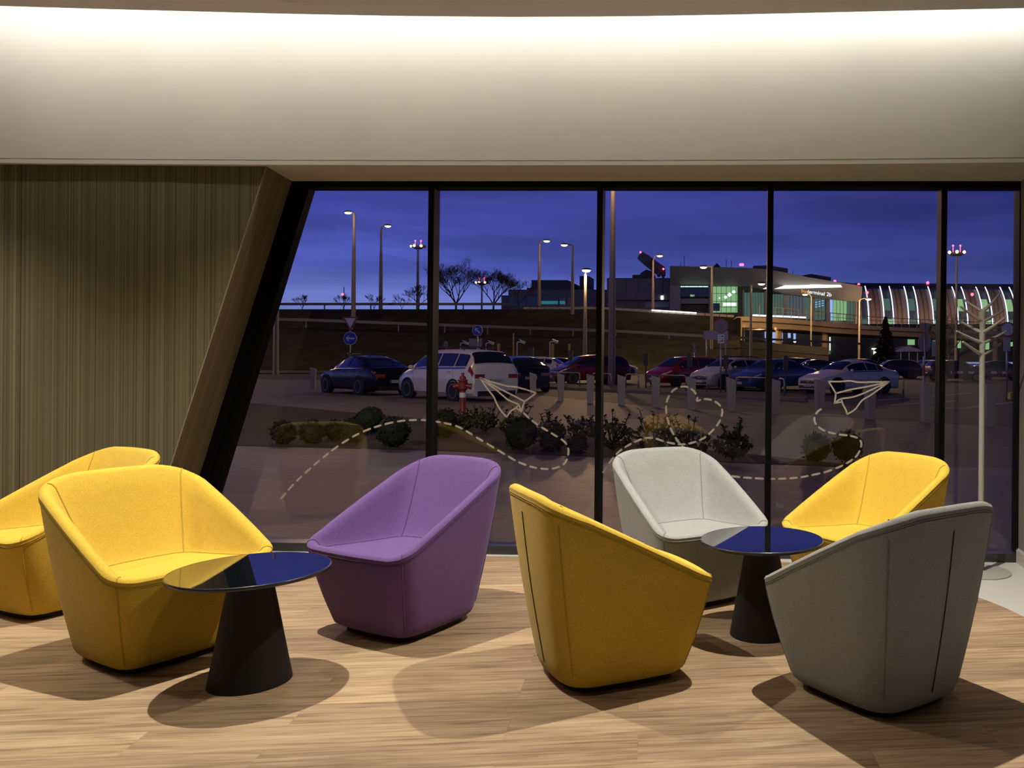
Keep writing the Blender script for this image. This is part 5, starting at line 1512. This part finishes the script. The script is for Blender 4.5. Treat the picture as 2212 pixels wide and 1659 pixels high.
def car_parts(kind):
    """meshes in the car's own frame: nose towards +x, ground at z 0"""
    if kind in CACHE: return CACHE[kind]
    S = SHAPES[kind]; L_, W_, H_ = S['L'], S['W'], S['H']
    P = []
    mb = MB(); R = []
    xs = sorted(set([0, .006, .012, .03, .05] + [i / 44 for i in range(45)] + [.985, .994]))
    for x in xs:
        sec = car_section(S, x)
        ring = [Vector((L_ * (.5 - x), y, z)) for y, z in sec] + [Vector((L_ * (.5 - x), -y, z)) for y, z in sec[1:-1][::-1]]
        R.append(ring)
    mb.rings(R); mb.add(R[0], [tuple(range(len(R[0])))]); mb.add(R[-1], [tuple(range(len(R[-1])))])
    P.append(('body', mb, 'paint', True, []))
    g0, g1 = S['glass']; r0, r1 = S['roof']
    wh = L_ * .5 - S['fo']; rear = wh - S['wb']
    # windows
    mb = MB(); mb.rings(patch(S, g0 + .02, r0 - .012, 6.25, 9, 0, 8, 5, .008), close_u=False); P.append(('windscreen', mb, M_cglass, True, []))
    rg0 = r1 + .012 if kind == 'saloon' else r1 + .012
    mb = MB(); mb.rings(patch(S, rg0, (g1 - .035) if kind == 'saloon' else .972, 6.25, 9, 0, 8, 5, .009), close_u=False); P.append(('rear_window', mb, M_cglass, True, []))
    mid = (r0 + r1) / 2 + (.0 if kind == 'saloon' else -.06)
    for sd in (1, -1):
        spans = [(g0 + .085, mid - .006), (mid + .008, r1 - .0 if kind == 'saloon' else min(r1 - .1, mid + .20))]
        if kind != 'saloon': spans.append((spans[1][1] + .012, r1 + .02))
        else: spans.append((spans[1][1] + .010, min(g1 - .1, spans[1][1] + .07)))
        for a, b in spans:
            mb = MB(); mb.rings(patch(S, a, b, 5.16, 5.93, sd, 8, 3, .007), close_u=False); P.append(('side_window', mb, M_cglass, True, []))
        a, b = spans[0][0], spans[-1][1]
        mb = MB(); rows = patch(S, a, b, 5.0, 5.10, sd, 14, 1, .010); mb.rings(rows, close_u=False); P.append(('window_trim', mb, M_chrome, True, []))
        sec = car_section(S, g0 + .11); yy, zz = sec[5]
        mb = MB(); mb.ball((L_ * (.5 - g0 - .095), sd * (yy + .10), zz + .07), .10, 10, 8, sq=(.7, 1.0, .75)); P.append(('mirror', mb, 'paint', True, []))
        # door lines, handles and sill
        mb = MB()
        for xx in (spans[0][0] + .01, mid + .001, spans[1][1] + .004):
            rows = patch(S, xx, xx + .0022, 2.0, 4.95, sd, 1, 8, .002); mb.rings(rows, close_u=False)
        P.append(('door_gap', mb, M_trim, False, []))
        mb = MB()
        for xx in (mid - .045, spans[1][1] - .035):
            s2 = car_section(S, xx); mb.box((L_ * (.5 - xx), sd * (s2[4][0] + .012), s2[4][1] - .02), (.2, .03, .028))
        P.append(('door_handle', mb, 'paint', False, []))
        for wx in (wh, rear):
            y = sd * (W_ / 2 - .115)
            Mx = Matrix.Rotation(PI / 2 * -sd, 3, 'X')
            mb = MB(); mb.lathe([(.40, -.005), (.402, .128), (.37, .130), (.3, .1)], 28, (wx, y, .33), Mx); P.append(('wheel_arch', mb, M_trim, False, []))
            mb = MB(); mb.lathe([(.20, -.08), (.30, -.10), (.325, -.07), (.328, .09), (.315, .125), (.29, .136), (.235, .136)], 28, (wx, y, .328), Mx)
            sub = MB(); sub.lathe([(.235, .10), (.235, .137), (.215, .137), (.21, .09), (.05, .09)], 28, (wx, y, .328), Mx)
            for k in range(5):
                a = 2 * PI * k / 5
                q = [Vector((math.cos(a + d_) * rr_, math.sin(a + d_) * rr_, .118)) for rr_, d_ in ((.04, -.9), (.215, -.17), (.215, .17), (.04, .9))]
                sub.prism([Mx @ v + Vector((wx, y, .328)) for v in q], Mx @ Vector((0, 0, .016)))
            P.append(('wheel', mb, M_tyre, True, [('alloy_rim', sub, M_alloy)]))
        # lamps
        mb = MB(); rows = patch(S, .022, .13, 4.25, 5.25, sd, 6, 3, .010); mb.rings(rows, close_u=False); P.append(('headlamp', mb, M_hl, True, []))
        mb = MB(); x0 = .955 if kind == 'saloon' else .955
        rows = patch(S, x0, .992, 3.9, 5.0 if kind == 'saloon' else 5.35, sd, 4, 3, .012); mb.rings(rows, close_u=False); P.append(('tail_lamp', mb, M_tl, True, []))
        mb = MB(); zt = .46 * H_
        mb.box((-L_ / 2 - .002, sd * W_ * .33, zt + .05), (.02, .34, .13)); P.append(('tail_lamp', mb, M_tl, False, []))
    mb = MB(); mb.box((L_ / 2 + .002, 0, .335 * H_), (.03, W_ * .56, .10)); mb.box((L_ / 2 - .005, 0, .20 * H_), (.03, W_ * .66, .12)); P.append(('grille', mb, M_trim, False, []))
    mb = MB(); mb.box((L_ / 2 + .012, 0, .355 * H_ + .05), (.02, W_ * .50, .018)); mb.ball((L_ / 2 + .014, 0, .345 * H_), .045, 10, 6, sq=(.4, 1, 1)); P.append(('grille_bar', mb, M_chrome, False, []))
    mb = MB(); mb.box((L_ / 2 + .02, 0, .25 * H_), (.012, .5, .11)); P.append(('number_plate', mb, M_plate, False, []))
    mb = MB(); mb.box((-L_ / 2 - .012, 0, (.40 if kind != 'saloon' else .36) * H_), (.012, .5, .11)); P.append(('number_plate', mb, M_plate, False, []))
    mb = MB(); mb.box((-L_ / 2 + .02, 0, .27), (.1, W_ * .74, .16)); P.append(('rear_skirt', mb, M_trim, False, []))
    CACHE[kind] = (S, P, {})
    return CACHE[kind]
def car(kind, pnt, pos, deg, label, scale=1.0, rails=False, plate=None, front_plate=None):
    S, P, built = car_parts(kind)
    t = thing('car', label, 'car', (pos.x, pos.y, GZ), deg * D2R, 'parked cars')
    t.scale = (scale,) * 3
    for idx, (nm, mb, m, sm, subs) in enumerate(P):
        mm = pnt if m == 'paint' else m
        key = (idx, mm.name)
        if key not in built:
            if idx in built:
                me = built[idx].copy(); me.materials.clear(); me.materials.append(mm)
                o = bpy.data.objects.new(nm, me); C.objects.link(o); o.parent = t
            else:
                o = mb.build(nm, mm, t, smooth=sm, angle=35 if nm in ('body', 'wheel') else None); built[idx] = o.data
            built[key] = o.data
        else:
            o = bpy.data.objects.new(nm, built[key]); C.objects.link(o); o.parent = t
        for j, (sn, smb, smm) in enumerate(subs):
            k2 = ('s', idx, j)
            if k2 not in built:
                so_ = smb.build(sn, smm, o, smooth=True, angle=30); built[k2] = so_.data
            else:
                so_ = bpy.data.objects.new(sn, built[k2]); C.objects.link(so_); so_.parent = o
    if rails:
        for sd in (1, -1):
            mb = MB(); z = S['H'] + .01; y = sd * S['W'] * .5 * .60
            mb.tube([(.55, y, z - .02), (.45, y, z + .06), (-1.3, y, z + .06), (-1.45, y, z - .02)], .018, 8); mb.build('roof_rail', M_trim, t, smooth=True)
        for x in (.1, -.9):
            mb = MB(); mb.box((x, 0, S['H'] + .09), (.07, S['W'] * .68, .03)); mb.build('roof_bar', M_trim, t)
    if plate:
        Mt = Matrix.Translation((-S['L'] / 2 - .019, 0, (.40 if kind != 'saloon' else .36) * S['H'])) @ Matrix.Rotation(-PI / 2, 4, 'Z') @ Matrix.Rotation(PI / 2, 4, 'X')
        text_mesh('plate_text', plate, .09, M_ptxt, t, Mt, .001)
        mb = MB(); mb.box((-S['L'] / 2 - .0188, .225, (.40 if kind != 'saloon' else .36) * S['H']), (.002, .05, .105)); mb.build('plate_band', M_sblue, t)
    if front_plate:
        Mt = Matrix.Translation((S['L'] / 2 + .027, 0, .25 * S['H'])) @ Matrix.Rotation(PI / 2, 4, 'Z') @ Matrix.Rotation(PI / 2, 4, 'X')
        text_mesh('plate_text', front_plate, .09, M_ptxt, t, Mt, .001)
    return t
def by_wheel(kind, px, py, deg, which, side):
    """car centre from the ground contact of one wheel; which 'f'/'r', side +1 left of the car, -1 right"""
    S = SHAPES[kind]; p = gnd(px, py)
    lx = (S['L'] * .5 - S['fo']) - (S['wb'] if which == 'r' else 0); ly = side * (S['W'] / 2 - .1)
    a = deg * D2R
    return Vector((p.x - (lx * math.cos(a) - ly * math.sin(a)), p.y - (lx * math.sin(a) + ly * math.cos(a)), GZ))
car('saloon', paint('black_paint', (.006, .006, .010)), by_wheel('saloon', 779, 857, 139, 'r', 1) * 1.035, 139, 'black saloon with roof bars parked left of the white van', 1.0, True, 'KCT-005')
a = by_wheel('saloon', 779, 857, 139, 'r', 1); a = Vector((a.x + 4.3, a.y + 5.2, GZ))
car('hatch', paint('deep_blue_paint', (.008, .010, .025)), a, 118, 'dark blue car half hidden between the black saloon and the white van')
car('van', paint('white_paint', (.58, .56, .54)), by_wheel('van', 984, 867, 140, 'r', 1), 140, 'white people carrier with roof rails behind the hydrant', 1.0, True, 'LMH-231')
car('hatch', paint('white_paint', (.58, .56, .54)), at(1146, 800, 52.5), 174, 'white hatchback seen from the side right of the white van')
car('van', paint('dark_red_paint', (.09, .008, .012)), by_wheel('van', 1233, 829, 214, 'f', 1), 214, 'dark red people carrier at the second mullion', .95)
car('saloon', paint('navy_paint', (.010, .012, .03)), at(1205, 790, 65), 190, 'dark blue car roof behind the dark red people carrier')
car('hatch', paint('white_paint', (.58, .56, .54)), by_wheel('hatch', 1396, 810, 36, 'f', -1) + Vector((-1.2, 0, 0)), 36, 'small white hatchback far back, seen from its rear', .9, False, 'MUI-702')
car('van', paint('maroon_paint', (.17, .010, .022)), at(1478, 815, 44), 226, 'maroon car facing us right of the small white hatchback', .92)
car('hatch', paint('silver_paint', (.36, .36, .40)), at(1578, 815, 40.5), 226, 'silver car facing us beside the no stopping sign', 1.0, True)
car('saloon', paint('blue_paint', (.03, .05, .18)), at(1670, 818, 38.5), 226, 'dark blue car facing us behind the third mullion', 1.0)
car('saloon', paint('white_paint', (.58, .56, .54)), by_wheel('saloon', 1806, 851, 214, 'f', 1), 214, 'white saloon facing left behind the right paper plane', .97, False, None, 'PRV-433')
car('van', paint('black_paint', (.006, .006, .010)), at(2062, 800, 58), 8, 'black estate car seen from the side left of the coat stand', .86)
car('saloon', paint('navy_paint', (.010, .012, .03)), at(2158, 800, 64), 5, 'dark blue saloon behind the coat stand pole', 1.0)
car('hatch', paint('white_paint', (.58, .56, .54)), at(1999, 785, 78), 195, 'white car behind the post of the two grey sign backs')
car('van', paint('brown_paint', (.06, .02, .02)), at(1868, 786, 70), 10, 'brownish car behind the roof of the white saloon', .9)
car('saloon', paint('grey_paint', (.05, .055, .07)), at(1758, 784, 66), 190, 'dark grey car behind the bonnet of the white saloon', 1.0)
car('hatch', paint('navy_paint', (.010, .012, .03)), at(1930, 786, 66), 185, 'dark car between the conifer and the grey sign backs', 1.0)
car('van', paint('deep_blue_paint', (.008, .010, .025)), at(1705, 782, 78), 190, 'dark car roof between the blue car and the grey one', .95)
car('saloon', paint('navy_paint', (.010, .012, .03)), at(1606, 780, 87), 185, 'dark car roof behind the silver car', 1.0)
car('saloon', paint('grey_paint', (.05, .055, .07)), at(1512, 780, 74), 185, 'dark car roof behind the maroon car', 1.0)
car('hatch', paint('silver_paint', (.36, .36, .40)), at(2215, 786, 84), 170, 'pale car at the right window jamb', 1.0)
